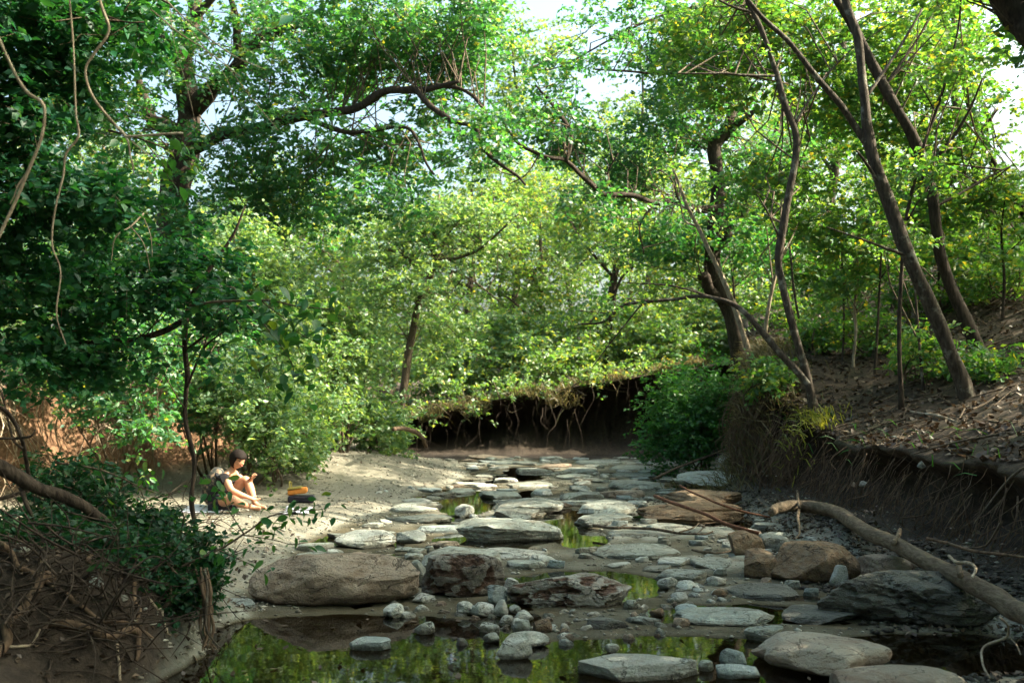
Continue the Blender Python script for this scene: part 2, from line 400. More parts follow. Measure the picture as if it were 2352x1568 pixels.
def ground_mat():
    m, nt, out = new_mat("creek_ground")
    geo = nd(nt, "ShaderNodeNewGeometry"); p = geo.outputs["Position"]
    at = lambda n: nd(nt, "ShaderNodeAttribute", attribute_name=n).outputs["Fac"]
    a = noise(nt, p, 1.7, 5, .6); b = noise(nt, p, 13, 6, .65); c = noise(nt, p, 70, 4, .7)
    bedc = mixc(nt, ramp(nt, a, [(.35, g3(0)), (.65, g3(1))]), (.21, .225, .19), (.30, .315, .268))
    bedc = mixc(nt, ramp(nt, b, [(.4, g3(0)), (.7, g3(.8))]), bedc, (.22, .195, .15))
    vor = nd(nt, "ShaderNodeTexVoronoi", {"Vector": p, "Scale": 42.0, "Randomness": 1.0})
    peb = ramp(nt, nd(nt, "ShaderNodeSeparateColor", {0: vor.outputs["Color"]}).outputs[0], [(0, (.10, .096, .075)), (.5, (.165, .16, .127)), (1, (.24, .235, .19))])
    grv = mixc(nt, .75, peb, (.165, .158, .125))
    grv = mixc(nt, ramp(nt, b, [(.5, g3(0)), (.75, g3(.6))]), grv, (.25, .21, .15))
    col = mixc(nt, at("gravel"), bedc, grv)
    mudc = mixc(nt, ramp(nt, b, [(.4, g3(0)), (.65, g3(1))]), (.020, .015, .011), (.048, .036, .026))
    col = mixc(nt, at("mud"), col, mudc)
    lit = ramp(nt, b, [(.32, (.026, .019, .012)), (.5, (.05, .036, .024)), (.7, (.095, .07, .046))])
    gr = mixc(nt, ramp(nt, a, [(.52, g3(0)), (.7, g3(.4))]), lit, (.035, .05, .018))
    dirt = mixc(nt, ramp(nt, b, [(.35, g3(0)), (.65, g3(1))]), (.095, .050, .028), (.21, .125, .072))
    top = at("top")
    dark_dirt = mixc(nt, ramp(nt, b, [(.35, g3(0)), (.65, g3(1))]), (.016, .0115, .0075), (.042, .030, .019))
    dirt = mixc(nt, at("dark_dirt"), dirt, dark_dirt)
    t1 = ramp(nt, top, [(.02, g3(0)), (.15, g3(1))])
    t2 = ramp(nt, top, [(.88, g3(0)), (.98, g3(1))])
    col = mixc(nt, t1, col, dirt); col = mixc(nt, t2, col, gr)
    pz = nd(nt, "ShaderNodeSeparateXYZ", {0: p}).outputs[2]
    wet = ramp(nt, pz, [(.0, g3(1)), (.03, g3(0))])
    col = mixc(nt, wet, col, mixc(nt, 1.0, col, (.26, .22, .15), 'MULTIPLY'))
    bs = nd(nt, "ShaderNodeBsdfPrincipled", {"Base Color": col, "Roughness": .92, "Specular IOR Level": .25})
    h = nd(nt, "ShaderNodeMath", {0: b, 1: nd(nt, "ShaderNodeMath", {0: c, 1: .35}, operation='MULTIPLY').outputs[0]}, operation='ADD').outputs[0]
    bp = nd(nt, "ShaderNodeBump", {"Height": h, "Strength": .8, "Distance": .04})
    nt.links.new(bp.outputs[0], bs.inputs["Normal"]); nt.links.new(bs.outputs[0], out.inputs[0])
    return m
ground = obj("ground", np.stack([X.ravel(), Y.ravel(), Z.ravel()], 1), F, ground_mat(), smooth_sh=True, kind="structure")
for nm, arr in (("top", TOP), ("gravel", GRV), ("mud", MUD_SHADE), ("dark_dirt", DARKS)):
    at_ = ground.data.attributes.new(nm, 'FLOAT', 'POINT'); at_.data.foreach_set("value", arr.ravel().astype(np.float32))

# ------------------------------------------------------------------ water standing in the hollows of the bed
def water_mat():
    m, nt, out = new_mat("creek_water")
    geo = nd(nt, "ShaderNodeNewGeometry")
    n = noise(nt, geo.outputs["Position"], 9, 3, .5)
    bp = nd(nt, "ShaderNodeBump", {"Height": n, "Strength": .025, "Distance": .02})
    fr = nd(nt, "ShaderNodeFresnel", {"IOR": 1.34}); nt.links.new(bp.outputs[0], fr.inputs["Normal"])
    g = nd(nt, "ShaderNodeBsdfGlossy", {"Color": (1, 1, 1, 1), "Roughness": .015}); nt.links.new(bp.outputs[0], g.inputs["Normal"])
    t = nd(nt, "ShaderNodeBsdfTransparent", {"Color": (.36, .31, .19, 1)})
    mx = nd(nt, "ShaderNodeMixShader", {0: fr.outputs[0], 1: t.outputs[0], 2: g.outputs[0]})
    nt.links.new(mx.outputs[0], out.inputs[0])
    return m
wx, wy = np.meshgrid(np.linspace(-2.4, 3.9, 30), np.linspace(1.0, 23.5, 80))
wi = np.arange(wx.size).reshape(wx.shape)
WF = np.stack([wi[:-1, :-1], wi[:-1, 1:], wi[1:, 1:], wi[1:, :-1]], -1).reshape(-1, 4)
water = obj("water", np.stack([wx.ravel(), wy.ravel(), np.full(wx.size, -.004)], 1), WF, water_mat(), smooth_sh=True, kind="structure")

# ------------------------------------------------------------------ stones
import bmesh
def ico(sub):
    bm = bmesh.new(); bmesh.ops.create_icosphere(bm, subdivisions=sub, radius=1.0)
    V = np.array([v.co[:] for v in bm.verts]); Fx = np.array([[v.index for v in f.verts] for f in bm.faces]); bm.free()
    return V, Fx
ICO = {k: ico(k) for k in (1, 2, 3, 4, 5)}
PITS = {}
def stone_shape(W, L, T, B, seed, sub=4, power=3.0, rough=.06, facets=4, pits=0.0, strata=0.0, cut=(.55, .86), side=0, rnd=False):
    """W,L plan size; T height above base; B depth below base"""
    r = np.random.default_rng(seed)
    V, Fx = ICO[sub]
    V = V.copy()
    h = np.hypot(V[:, 0], V[:, 1])
    s = (h ** power + np.abs(V[:, 2]) ** power) ** (-1 / power)
    V = V * s[:, None]
    ang = np.arctan2(V[:, 1], V[:, 0])
    out = 1 + .22 * vnoise(np.stack([np.cos(ang) * 1.3, np.sin(ang) * 1.3, 0 * ang + seed], 1), seed) + .10 * vnoise(np.stack([np.cos(ang) * 3, np.sin(ang) * 3, 0 * ang + seed], 1), seed + 5)
    V[:, 0] *= out; V[:, 1] *= out
    for _ in range(facets + 3):                              # broken faces: push what lies beyond a plane back onto it
        n = r.normal(size=3); n[2] = abs(n[2]) * .55; n /= np.linalg.norm(n)
        dd = r.uniform(*cut)
        k = V @ n - dd
        V = V - np.maximum(k, 0)[:, None] * n * .92
    a0 = r.uniform(0, 6.28)
    for i_ in range(side):                               # broken straight edges in plan
        an = a0 + (i_ + r.uniform(-.3, .3)) * 6.283 / max(side, 1); n = np.array([math.cos(an), math.sin(an), r.uniform(-.15, .2)])
        k = V @ n - r.uniform(.52, .86)
        V = V - np.maximum(k, 0)[:, None] * n * .95
    N = V / (np.linalg.norm(V, axis=1)[:, None] + 1e-9)
    q = V * [W / 2, L / 2, T] * (1.0 / max(T, .05))
    dsp = rough * 1.2 * fbm(q * .9 + seed * 3.1, seed, 4) + rough * .7 * (.35 - np.abs(fbm(q * 2.2 + seed, seed + 3, 3))) + rough * .35 * fbm(q * 6 + seed, seed + 13, 3)
    if strata:
        dsp = dsp + strata * vnoise(np.stack([0 * q[:, 0], q[:, 0] * .3, V[:, 2] * 5.5 + .8 * q[:, 0] * .3], 1) + seed, seed + 8) * (1 - np.abs(V[:, 2]) ** 3)
    if pits:
        pn = fbm(q * 2.3 + 7.7 * seed, seed + 31, 4, .6)
        pt_ = np.maximum(pn - .02, 0) * 2.2 * smooth(.1, -.35, V[:, 1]); dsp = dsp - pits * pt_; PITS[seed] = pt_
    V = V + N * dsp[:, None]
    Z_ = (V[:, 2] * .56 + .44) * T if rnd else np.where(V[:, 2] > 0, V[:, 2] * T, V[:, 2] * B)
    return np.stack([V[:, 0] * W / 2, V[:, 1] * L / 2, Z_], 1), Fx
def stone(name, label, mat, x0, y0, x1, y1, tp, power=3.0, rough=.06, facets=4, sub=4, zb=0.0, pits=0, strata=0, rot=0, group=None, cat=None, tilt=0, seed=None):
    """x0..x1, y0..y1: extent in the view; tp: height of its front face in the view; zb: level it stands on"""
    sd = seed if seed is not None else (hash((x0, y1)) & 0xfff)
    front = G((x0 + x1) / 2, y1, zb)
    d = front[1]
    T = tp * d / FPX
    back = G((x0 + x1) / 2, y0, zb + T * .93)[1] if y0 > 925 and T < 1.2 else d + .6
    W = (x1 - x0) * d / FPX * (1.22 if power > 3.3 else 1.05)
    T = max(T, .055) if power > 3.3 else T
    L = float(np.clip(back - d, W * .35, max(W * 1.6, .3)))
    dm = d + L / 2
    W *= dm / d
    V, Fx = stone_shape(W, L, T, max(.07, T * .35), sd, sub, power, rough, facets, pits, strata, (.74, .97) if sub == 5 else ((.66, .93) if W > .3 else (.52, .85)), 6 if power > 3.3 else (3 if sub < 5 else 0), tp > 16)
    xm = (x0 + x1) / 2
    loc = np.array([(xm - CX) / FPX * dm, dm, zb])
    me = build_mesh(name, V, Fx, True); me.materials.append(mat); me.set_sharp_from_angle(angle=math.radians(32))
    if pits: me.attributes.new('pit', 'FLOAT', 'POINT').data.foreach_set('value', PITS[sd].astype(np.float32))
    o = bpy.data.objects.new(name, me); COL.objects.link(o)
    o.location = loc; o.rotation_euler = (0, tilt, rot)
    return tag(o, label, cat or name.replace("_", " "), group)
BL, FS, PS = "boulder", "flat_stone", "stone"
STONES = [
 # boulders of the middle row
 (BL, "large rounded brown boulder at the left end of the boulder row by the dark pool", S_BROWN, 612, 1268, 948, 1396, 104, dict(power=2.7, rough=.10, facets=1, sub=5, strata=.022)),
 (BL, "boulder with a pale pitted broken face in the middle of the boulder row", S_PIT, 970, 1280, 1162, 1373, 92, dict(power=2.8, rough=.09, facets=0, sub=5, pits=.34)),
 (BL, "flat topped brown boulder leaning behind the pitted boulder", S_GREY, 950, 1243, 1150, 1325, 48, dict(power=2.6, facets=3)),
 (PS, "upright grey stone wedged between the brown boulder and the pitted boulder", S_GREY, 937, 1284, 990, 1352, 62, dict(power=2.4, facets=6)),
 (BL, "low grey slab boulder with rust brown hollows right of the pitted boulder", S_PIT, 1182, 1312, 1428, 1402, 62, dict(power=3.6, rough=.10, facets=1, sub=5, pits=.34)),
 (PS, "rounded pale stone touching the left tip of the hollowed slab boulder", S_PALE, 1205, 1340, 1262, 1368, 26, dict(zb=.0)),
 (PS, "pale bluish wedge leaning beside the foot of the pitted boulder", S_BLUE, 1110, 1338, 1170, 1388, 42, dict(power=2.3, facets=6)),
 (PS, "pale lump between the pitted boulder and the hollowed slab boulder", S_PALE, 1150, 1322, 1192, 1358, 32, dict(power=2.4)),
 # flat stones of the creek, near to far
 (FS, "long thick flat stone behind the pitted boulder with brown undercut edge", S_GREY, 1025, 1186, 1280, 1250, 40, dict(power=4, facets=2, strata=.03, sub=5)),
 (FS, "pale rounded flat stone just behind the long thick flat stone", S_GREY, 1120, 1160, 1252, 1196, 20, dict(power=3.2)),
 (FS, "broad grey flat stone with a dark right end above the narrow channel", S_GREY, 1145, 1137, 1292, 1187, 22, dict(power=3.5)),
 (FS, "lower slab of the two layer stack right of the channel", S_GREY, 1320, 1176, 1460, 1212, 20, dict(power=6, facets=2, strata=.04)),
 (FS, "upper brown topped slab of the two layer stack right of the channel", S_GREY, 1326, 1146, 1456, 1184, 22, dict(power=4, facets=2, zb=.07)),
 (FS, "dark edged flat stone left of the pair behind the two layer stack", S_GREY, 1275, 1124, 1376, 1154, 16, dict(power=3.6)),
 (FS, "brownish flat stone right of the pair behind the two layer stack", S_BROWN, 1362, 1120, 1484, 1146, 16, dict(power=3.4)),
 (FS, "smooth grey flat stone tapering right near the sandy hump", S_GREY, 1392, 1099, 1528, 1129, 14, dict(power=3.4)),
 (FS, "small thin slab resting on the pale central ledge", S_PALE, 1218, 1120, 1275, 1136, 8, dict(power=5, zb=.03)),
 (FS, "pale overhanging flat stone at the right rim of the brown pool", S_GREY, 1093, 1120, 1208, 1148, 11, dict(power=4)),
 (FS, "wide pale ledge in the centre of the far creek bed", S_GREY, 1172, 1095, 1282, 1125, 8, dict(power=5)),
 (FS, "thin pale slab at the far right rim of the brown pool", S_PALE, 1082, 1109, 1148, 1122, 7, dict(power=5)),
 (FS, "thin slab casting a dark gap behind the brown pool", S_PALE, 1130, 1095, 1194, 1107, 6, dict(power=5, zb=.03)),
 (FS, "pale ledge along the back of the brown pool", S_GREY, 1024, 1116, 1102, 1135, 7, dict(power=5)),
 (FS, "bluish flat stone on the gravel edge left of the brown pool", S_BLUE, 956, 1112, 1018, 1133, 8, dict(power=4)),
 (FS, "small pale flat stone at the left rim of the brown pool", S_PALE, 922, 1141, 1000, 1158, 8, dict(power=4)),
 (FS, "long pale flat stone left of the brown pool", S_GREY, 878, 1153, 1010, 1181, 12, dict(power=4)),
 (FS, "wide low ledge in front of the brown pool", S_GREY, 884, 1177, 1042, 1206, 9, dict(power=5)),
 (PS, "round buff stone standing in the brown pool", S_PALE, 1040, 1155, 1088, 1188, 26, dict(power=2.3, facets=2)),
 (PS, "small whitish stone beside the round stone in the brown pool", S_PALE, 1078, 1178, 1103, 1193, 12, dict(power=2.3, sub=3)),
 (BL, "sunlit buff rock left of the long thick flat stone", S_PALE, 768, 1212, 924, 1260, 30, dict(power=2.8, facets=6, strata=.03)),
 (BL, "smaller sunlit buff rock touching its larger neighbour on the gravel", S_PALE, 908, 1213, 985, 1248, 22, dict(power=2.5, facets=6)),
 (FS, "very broad pale grey slab right of the reflecting pool", S_GREY, 1360, 1240, 1582, 1292, 12, dict(power=6, facets=1, rough=.04)),
 (FS, "long thin slab lying behind the very broad pale slab", S_GREY, 1360, 1218, 1592, 1243, 8, dict(power=6, facets=1, rough=.04)),
 (FS, "pale slab under the dry driftwood branch", S_GREY, 1455, 1203, 1580, 1223, 7, dict(power=6, facets=1)),
 (FS, "pale cracked slab beside the ochre boulder right of the creek", S_GREY, 1572, 1200, 1690, 1242, 10, dict(power=6, facets=1)),
 (BL, "large ochre brown ledge boulder under the red sticks", S_ORANGE, 1468, 1148, 1708, 1208, 42, dict(power=2.8, rough=.06, facets=2, strata=.05, sub=5)),
 (BL, "ochre ledge behind the large ochre boulder below the sandy hump", S_ORANGE, 1515, 1120, 1706, 1165, 26, dict(power=2.8, facets=2, zb=.12, strata=.04)),
 (BL, "pale sandy hump of rock at the foot of the rooty bank", S_PALE, 1552, 1050, 1702, 1120, 26, dict(power=2.5, facets=1, zb=.12)),
 (FS, "thin slab in the middle of the right hand water edge", S_GREY, 1580, 1280, 1690, 1312, 9, dict(power=5, facets=1)),
 (FS, "narrow pale slab beside the yellow green reflection", S_PALE, 1500, 1281, 1582, 1305, 7, dict(power=5, facets=1)),
 # right bank boulders
 (BL, "rounded rusty brown boulder at the back of the right bank group", S_ORANGE, 1654, 1214, 1760, 1284, 56, dict(power=2.4, facets=2)),
 (BL, "triangular rusty boulder at the left of the right bank group", S_ORANGE, 1684, 1252, 1784, 1334, 66, dict(power=2.5, facets=7)),
 (BL, "blocky rusty boulder with pale flat top in the right bank group", S_ORANGE, 1770, 1240, 1964, 1342, 82, dict(power=3.0, facets=6, rough=.07, sub=5)),
 (FS, "grey slab behind the blocky rusty boulder", S_GREY, 1722, 1222, 1820, 1252, 14, dict(power=4, zb=.1)),
 (BL, "brown boulder half hidden behind the huge dark boulder", S_BROWN, 1946, 1268, 2100, 1330, 46, dict(power=2.5, facets=3, zb=.05)),
 (BL, "huge dark undercut boulder lying below the fallen log", S_HUGE, 1910, 1300, 2276, 1446, 106, dict(power=3.0, rough=.12, facets=5, sub=5, pits=.22, strata=.04)),
 (PS, "pale upright stone against the left side of the huge dark boulder", S_PALE, 1896, 1296, 1944, 1352, 50, dict(power=2.3, facets=5)),
 (BL, "smooth tan domed boulder in the right foreground", S_TAN, 1716, 1440, 1998, 1558, 62, dict(power=2.5, rough=.05, facets=3, sub=5)),
 (BL, "tan boulder cut off by the bottom edge at the right", S_TAN, 1895, 1520, 2228, 1640, 80, dict(power=2.4, rough=.05, facets=2, sub=5)),
 (FS, "narrow tilted slab between the wet ledges and the domed boulder", S_GREY, 1698, 1432, 1796, 1474, 24, dict(power=4, facets=4, tilt=-.12)),
 (PS, "bluish upright chip left of the domed boulder", S_BLUE, 1648, 1482, 1710, 1535, 44, dict(power=2.4, facets=7)),
 (FS, "long bluish chip lying in front of the upright chip", S_BLUE, 1630, 1520, 1736, 1560, 24, dict(power=3.5, facets=5)),
 (PS, "dark capped small stone at the edge of the golden reflection", S_GREY, 1594, 1512, 1638, 1542, 20, dict(power=2.6, facets=5)),
 (FS, "pale bare topped slab lying in the foreground pool", S_PALE, 1306, 1492, 1576, 1568, 34, dict(power=4, facets=3, sub=5, rough=.05)),
 (PS, "small pale pointed stone behind the foreground pool slab", S_PALE, 1382, 1476, 1418, 1498, 18, dict(power=2.2, facets=6, sub=3, zb=.0)),
 (PS, "flat bluish white stone alone in the dark pool", S_BLUE, 806, 1457, 904, 1496, 22, dict(power=3.5, facets=5)),
 (PS, "grey stone at the left corner of the stone pile in the dark pool", S_GREY, 956, 1424, 1008, 1458, 26, dict(power=2.4, facets=6)),
 # loose pile in front of the boulder row
 (PS, "pale stone under the chin of the pitted boulder", S_PALE, 952, 1357, 1008, 1386, 20, dict(facets=5)),
 (PS, "white topped stone at the far left of the loose pile", S_PALE, 887, 1381, 935, 1420, 28, dict(facets=5, power=2.4)),
 (PS, "pale angular stone left of the largest pale stone in the pile", S_PALE, 1046, 1374, 1098, 1413, 28, dict(facets=6, power=2.4)),
 (PS, "largest smooth pale stone in the loose pile", S_PALE, 1078, 1379, 1148, 1416, 28, dict(facets=4, power=2.4)),
 (PS, "narrow upright pale stone right of the largest pale stone in the pile", S_PALE, 1138, 1376, 1170, 1416, 34, dict(facets=5, power=2.4)),
 (PS, "small round pale stone at the top right of the loose pile", S_PALE, 1168, 1386, 1198, 1409, 18, dict(power=2.3, sub=3)),
 (PS, "pale flat stone at the right of the loose pile", S_PALE, 1177, 1397, 1228, 1427, 20, dict(facets=5)),
 (PS, "tilted pale chip in the middle of the loose pile", S_PALE, 1145, 1410, 1184, 1436, 18, dict(facets=6, sub=3)),
 (PS, "grey broken stone beside the brown block of the pile", S_GREY, 1174, 1420, 1226, 1452, 24, dict(facets=7)),
 (PS, "brown block at the lower right of the loose pile", S_ORANGE, 1218, 1419, 1270, 1456, 28, dict(facets=5)),
 (PS, "thin pale slab at the lower edge of the loose pile", S_PALE, 1100, 1433, 1154, 1452, 12, dict(power=4)),
 (PS, "dull grey stone below the thin pale slab of the pile", S_GREY, 1107, 1449, 1154, 1476, 18, dict(facets=4)),
 (PS, "dark mossy stone at the water edge of the pile", S_DARK, 1044, 1460, 1082, 1481, 14, dict(facets=4, sub=3)),
 (BL, "long pale stone arching over the wedge in the foreground pool", S_PALE, 1154, 1444, 1258, 1488, 30, dict(facets=5, power=2.6)),
 (BL, "pale wedge shaped stone standing in the foreground pool", S_PALE, 1139, 1460, 1222, 1514, 46, dict(facets=7, power=2.4)),
 (FS, "olive grey slab right of the loose pile", S_DARK, 1339, 1415, 1444, 1449, 18, dict(power=3.5, facets=4)),
 (FS, "pale slab above the sky reflection", S_GREY, 1431, 1404, 1514, 1436, 16, dict(power=3.5, facets=4)),
 (PS, "small brown cobble behind the slab above the sky reflection", S_ORANGE, 1485, 1393, 1525, 1416, 18, dict(power=2.2, facets=2, sub=3)),
 (PS, "squat brown stone at the edge of the sky reflection", S_BROWN, 1532, 1415, 1578, 1442, 18, dict(facets=4)),
 (FS, "bluish slab joined to the wet ledges", S_BLUE, 1543, 1386, 1604, 1416, 14, dict(power=3.5)),
 (PS, "dark stone touching the right end of the hollowed slab boulder", S_GREY, 1422, 1374, 1464, 1402, 22, dict(facets=4)),
 (PS, "small bluish stone in the brown shallows", S_BLUE, 1282, 1462, 1320, 1483, 10, dict(power=3, sub=3)),
 # ledges at the right
 (FS, "wet grey ledge with pale crest right of the sky reflection", S_GREY, 1540, 1384, 1768, 1442, 20, dict(power=3.4, facets=3, strata=.03)),
 (FS, "dark wet ledge at the foot of the huge dark boulder", S_DARK, 1776, 1380, 1976, 1442, 18, dict(power=4, facets=3)),
 (FS, "dark bluish wet slab below the rusty boulders", S_DARK, 1654, 1335, 1832, 1388, 9, dict(power=5, facets=2)),
 # heap of white stones right of the hollowed slab
 (PS, "white stone crowning the small heap right of the hollowed slab boulder", S_PALE, 1506, 1322, 1560, 1352, 24, dict(facets=5)),
 (PS, "long white stone in the small heap by the yellow reflection", S_PALE, 1545, 1330, 1600, 1360, 22, dict(facets=5)),
 (PS, "brown chip in front of the small white heap", S_ORANGE, 1626, 1346, 1664, 1374, 18, dict(facets=6, sub=3)),
 (PS, "rounded white stone at the front of the small heap", S_PALE, 1534, 1356, 1574, 1384, 20, dict(facets=4, sub=3)),
 (PS, "pale stone joining the small heap to the rusty boulders", S_PALE, 1608, 1318, 1660, 1348, 22, dict(facets=5)),
 # left bank
 (BL, "smooth yellow brown boulder under the dark roots at lower left", S_ORANGE, 108, 1328, 210, 1384, 46, dict(power=2.5, facets=1, zb=.42)),
 (FS, "pale slab at the foot of the mud mound by the dark pool", S_BLUE, 398, 1478, 492, 1512, 12, dict(power=4, rot=.3)),
 (FS, "bluish slab at the pool edge below the sunlit gravel", S_BLUE, 506, 1376, 600, 1412, 8, dict(power=4)),
]
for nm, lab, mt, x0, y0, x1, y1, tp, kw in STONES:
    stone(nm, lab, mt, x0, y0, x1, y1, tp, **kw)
# thin far ledges of the creek floor
far_l = [(1285, 1072, 1390, 1088), (1395, 1066, 1500, 1084), (1180, 1074, 1270, 1086), (1270, 1088, 1370, 1102), (1400, 1084, 1500, 1100), (1165, 1060, 1250, 1070),
         (1300, 1056, 1420, 1068), (1440, 1056, 1560, 1070), (1120, 1060, 1180, 1069)]
far_n = ["left of the far centre", "in the far centre", "beside the far dark pool", "just behind the central ledge", "behind the smooth tapering flat stone", "at the far left bend",
         "below the middle of the dark cut bank", "below the weeping bush", "at the very far left end of the creek bed"]
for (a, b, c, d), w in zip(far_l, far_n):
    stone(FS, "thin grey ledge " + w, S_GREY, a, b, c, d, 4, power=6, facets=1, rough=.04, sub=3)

# low plates of the bedrock floor between the larger slabs
taken = [(o.location.x, o.location.y, max(o.dimensions.x, .2) / 2, max(o.dimensions.y, .2) / 2) for o in COL.objects if o.name.split(".")[0] in (BL, FS, PS)]
bpy.context.view_layer.update()
taken = [(o.location.x, o.location.y, o.dimensions.x / 2, o.dimensions.y / 2) for o in COL.objects if o.name.split(".")[0] in (BL, FS, PS)]
rp = np.random.default_rng(77)
ranked = {}
plates = [stone_shape(1, .75, .5, .6, 900 + k, 4, 6, .05, 1, 0, .05, (.74, .97), 6) for k in range(7)]
pmesh = []
for k, (V, Fx) in enumerate(plates):
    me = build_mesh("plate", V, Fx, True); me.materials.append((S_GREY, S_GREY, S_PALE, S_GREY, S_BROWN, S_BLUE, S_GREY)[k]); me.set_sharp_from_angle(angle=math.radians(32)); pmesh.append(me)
cnt = 0
for _ in range(4200):
    y_ = 7.6 * (24.5 / 7.6) ** rp.random(); x_ = rp.uniform(curve(y_, XE) + .1, min(3.3, curve(y_, XR) - .5))
    w_ = (.16 + .95 * rp.random() ** 1.6) * (.75 + .02 * y_); l_ = w_ * rp.uniform(.6, .95)
    if any(((x_ - a) / (b2 + w_ * .46)) ** 2 + ((y_ - b) / (c2 + l_ * .46)) ** 2 < .82 for a, b, b2, c2 in taken): continue
    if any(((x_ - a) / (b2 + w_ * .3)) ** 2 + ((y_ - b) / (c2 + l_ * .3)) ** 2 < 1 for a, b, b2, c2, _d in POOLS): continue
    taken.append((x_, y_, w_ / 2, l_ / 2)); cnt += 1
    o = bpy.data.objects.new(FS, pmesh[rp.integers(7)]); COL.objects.link(o)
    o.location = (x_, y_, float(gz(x_, y_)[0]) - .01); o.scale = (w_, l_ / .75, rp.uniform(.07, .15)); o.rotation_euler = (rp.normal(0, .035), rp.normal(0, .05), rp.uniform(-.4, .4) + (math.pi if rp.random() < .5 else 0))
    zone = ("near the reflecting pool" if y_ < 10 else "around the two layer stack" if y_ < 13.5 else "level with the brown pool" if y_ < 17.5 else "below the far cut bank") + (" on the left side" if x_ < .1 else " in midstream" if x_ < 1.5 else " on the right side")
    hue = {"grey_limestone": "grey", "pale_limestone": "pale", "brown_boulder": "brown", "bluish_stone": "bluish"}[o.data.materials[0].name]
    ranked.setdefault(("low %s plate " % hue + zone, "flat stone", "creek floor plates " + zone), []).append(o)
    if cnt >= 190: break

# cobbles lying loose: separate stones, one mesh for each of a few shapes
cob_meshes = {}
for nm, mt in (("pale", S_PALE), ("grey", S_GREY), ("brown", S_BROWN), ("blue", S_BLUE)):
    for k in range(4):
        V, Fx = stone_shape(1, .8, .38, .3, 700 + k * 7 + 31 * len(cob_meshes), 3, 2.6, .10, 9)
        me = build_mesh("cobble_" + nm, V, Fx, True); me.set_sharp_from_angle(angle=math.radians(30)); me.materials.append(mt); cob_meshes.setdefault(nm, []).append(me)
def cobbles(n, x0, y0, x1, y1, sz, cols, word, place, group):
    r = np.random.default_rng(int(x0 + y0 * 3 + n))
    for i in range(n):
        px, py = r.uniform(x0, x1), r.uniform(y0, y1)
        g = G(px, py, .03); z = float(gz(g[0], g[1])[0])
        c = cols[r.integers(len(cols))]
        o = bpy.data.objects.new("cobble", cob_meshes[c][r.integers(4)]); COL.objects.link(o)
        s = r.uniform(*sz)
        o.location = (g[0], g[1], z - s * .05); o.scale = (s, s * r.uniform(.7, 1.1), s * r.uniform(.7, 1.1)); o.rotation_euler = (r.uniform(-.2, .2), r.uniform(-.2, .2), r.uniform(0, 6.28))
        ranked.setdefault(("small %s cobble %s" % ({"pale": "pale", "grey": "grey", "brown": "brown", "blue": "bluish"}[c], place), "cobble", group + ", " + c), []).append(o)
cobbles(80, 860, 1380, 1330, 1480, (.05, .15), ["pale", "grey", "brown", "pale"], "", "loose in the pile before the pitted boulder", "cobbles of the loose pile")
cobbles(48, 1440, 1322, 1690, 1410, (.05, .14), ["pale", "grey", "pale", "brown"], "", "in the white heap by the yellow reflection", "cobbles of the white heap")
cobbles(48, 1290, 1395, 1580, 1490, (.04, .13), ["brown", "grey", "pale"], "", "in the brown shallows by the hollowed slab", "cobbles of the brown shallows")
cobbles(28, 1560, 1490, 1780, 1567, (.05, .12), ["blue", "pale", "brown"], "", "beside the domed boulder in the right foreground", "cobbles by the domed boulder")
cobbles(16, 20, 1440, 400, 1567, (.03, .10), ["pale", "blue", "grey"], "", "under the roots in the lower left corner", "cobbles of the lower left corner")
cobbles(12, 180, 1380, 450, 1460, (.03, .08), ["pale", "grey", "brown"], "", "on the mud mound below the dark bush", "cobbles on the mud mound")
cobbles(16, 1000, 1232, 1260, 1290, (.05, .10), ["blue", "grey", "pale"], "", "behind the boulder row in the creek bed", "cobbles behind the boulder row")
cobbles(16, 860, 1100, 1120, 1200, (.08, .18), ["grey", "blue", "pale"], "", "at the gravel edge around the brown pool", "cobbles around the brown pool")
cobbles(10, 1800, 1200, 2180, 1330, (.06, .14), ["grey", "pale", "brown"], "", "on the scree behind the fallen log", "cobbles on the scree")
cobbles(10, 1680, 1395, 2000, 1470, (.04, .09), ["grey", "blue"], "", "among the wet ledges at the right", "cobbles among the wet ledges")
cobbles(10, 520, 1290, 660, 1400, (.03, .08), ["grey", "pale"], "", "on the sand left of the brown boulder", "cobbles on the sand")

ONES = "first second third fourth fifth sixth seventh eighth ninth tenth eleventh twelfth thirteenth fourteenth fifteenth sixteenth seventeenth eighteenth nineteenth".split()
def ordinal(k):
    if k < 20: return ONES[k - 1]
    t_, u_ = divmod(k, 10)
    return {2: "twenty", 3: "thirty", 4: "forty", 5: "fifty"}[t_] + "-" + ONES[u_ - 1] if u_ else {2: "twentieth", 3: "thirtieth", 4: "fortieth", 5: "fiftieth"}[t_]
for (lab, cat_, grp), os_ in ranked.items():
    os_.sort(key=lambda o: o.location.x / o.location.y)
    for k, o in enumerate(os_):
        tag(o, lab if len(os_) == 1 else "%s, %s from the left" % (lab, ordinal(k + 1)), cat_, grp)

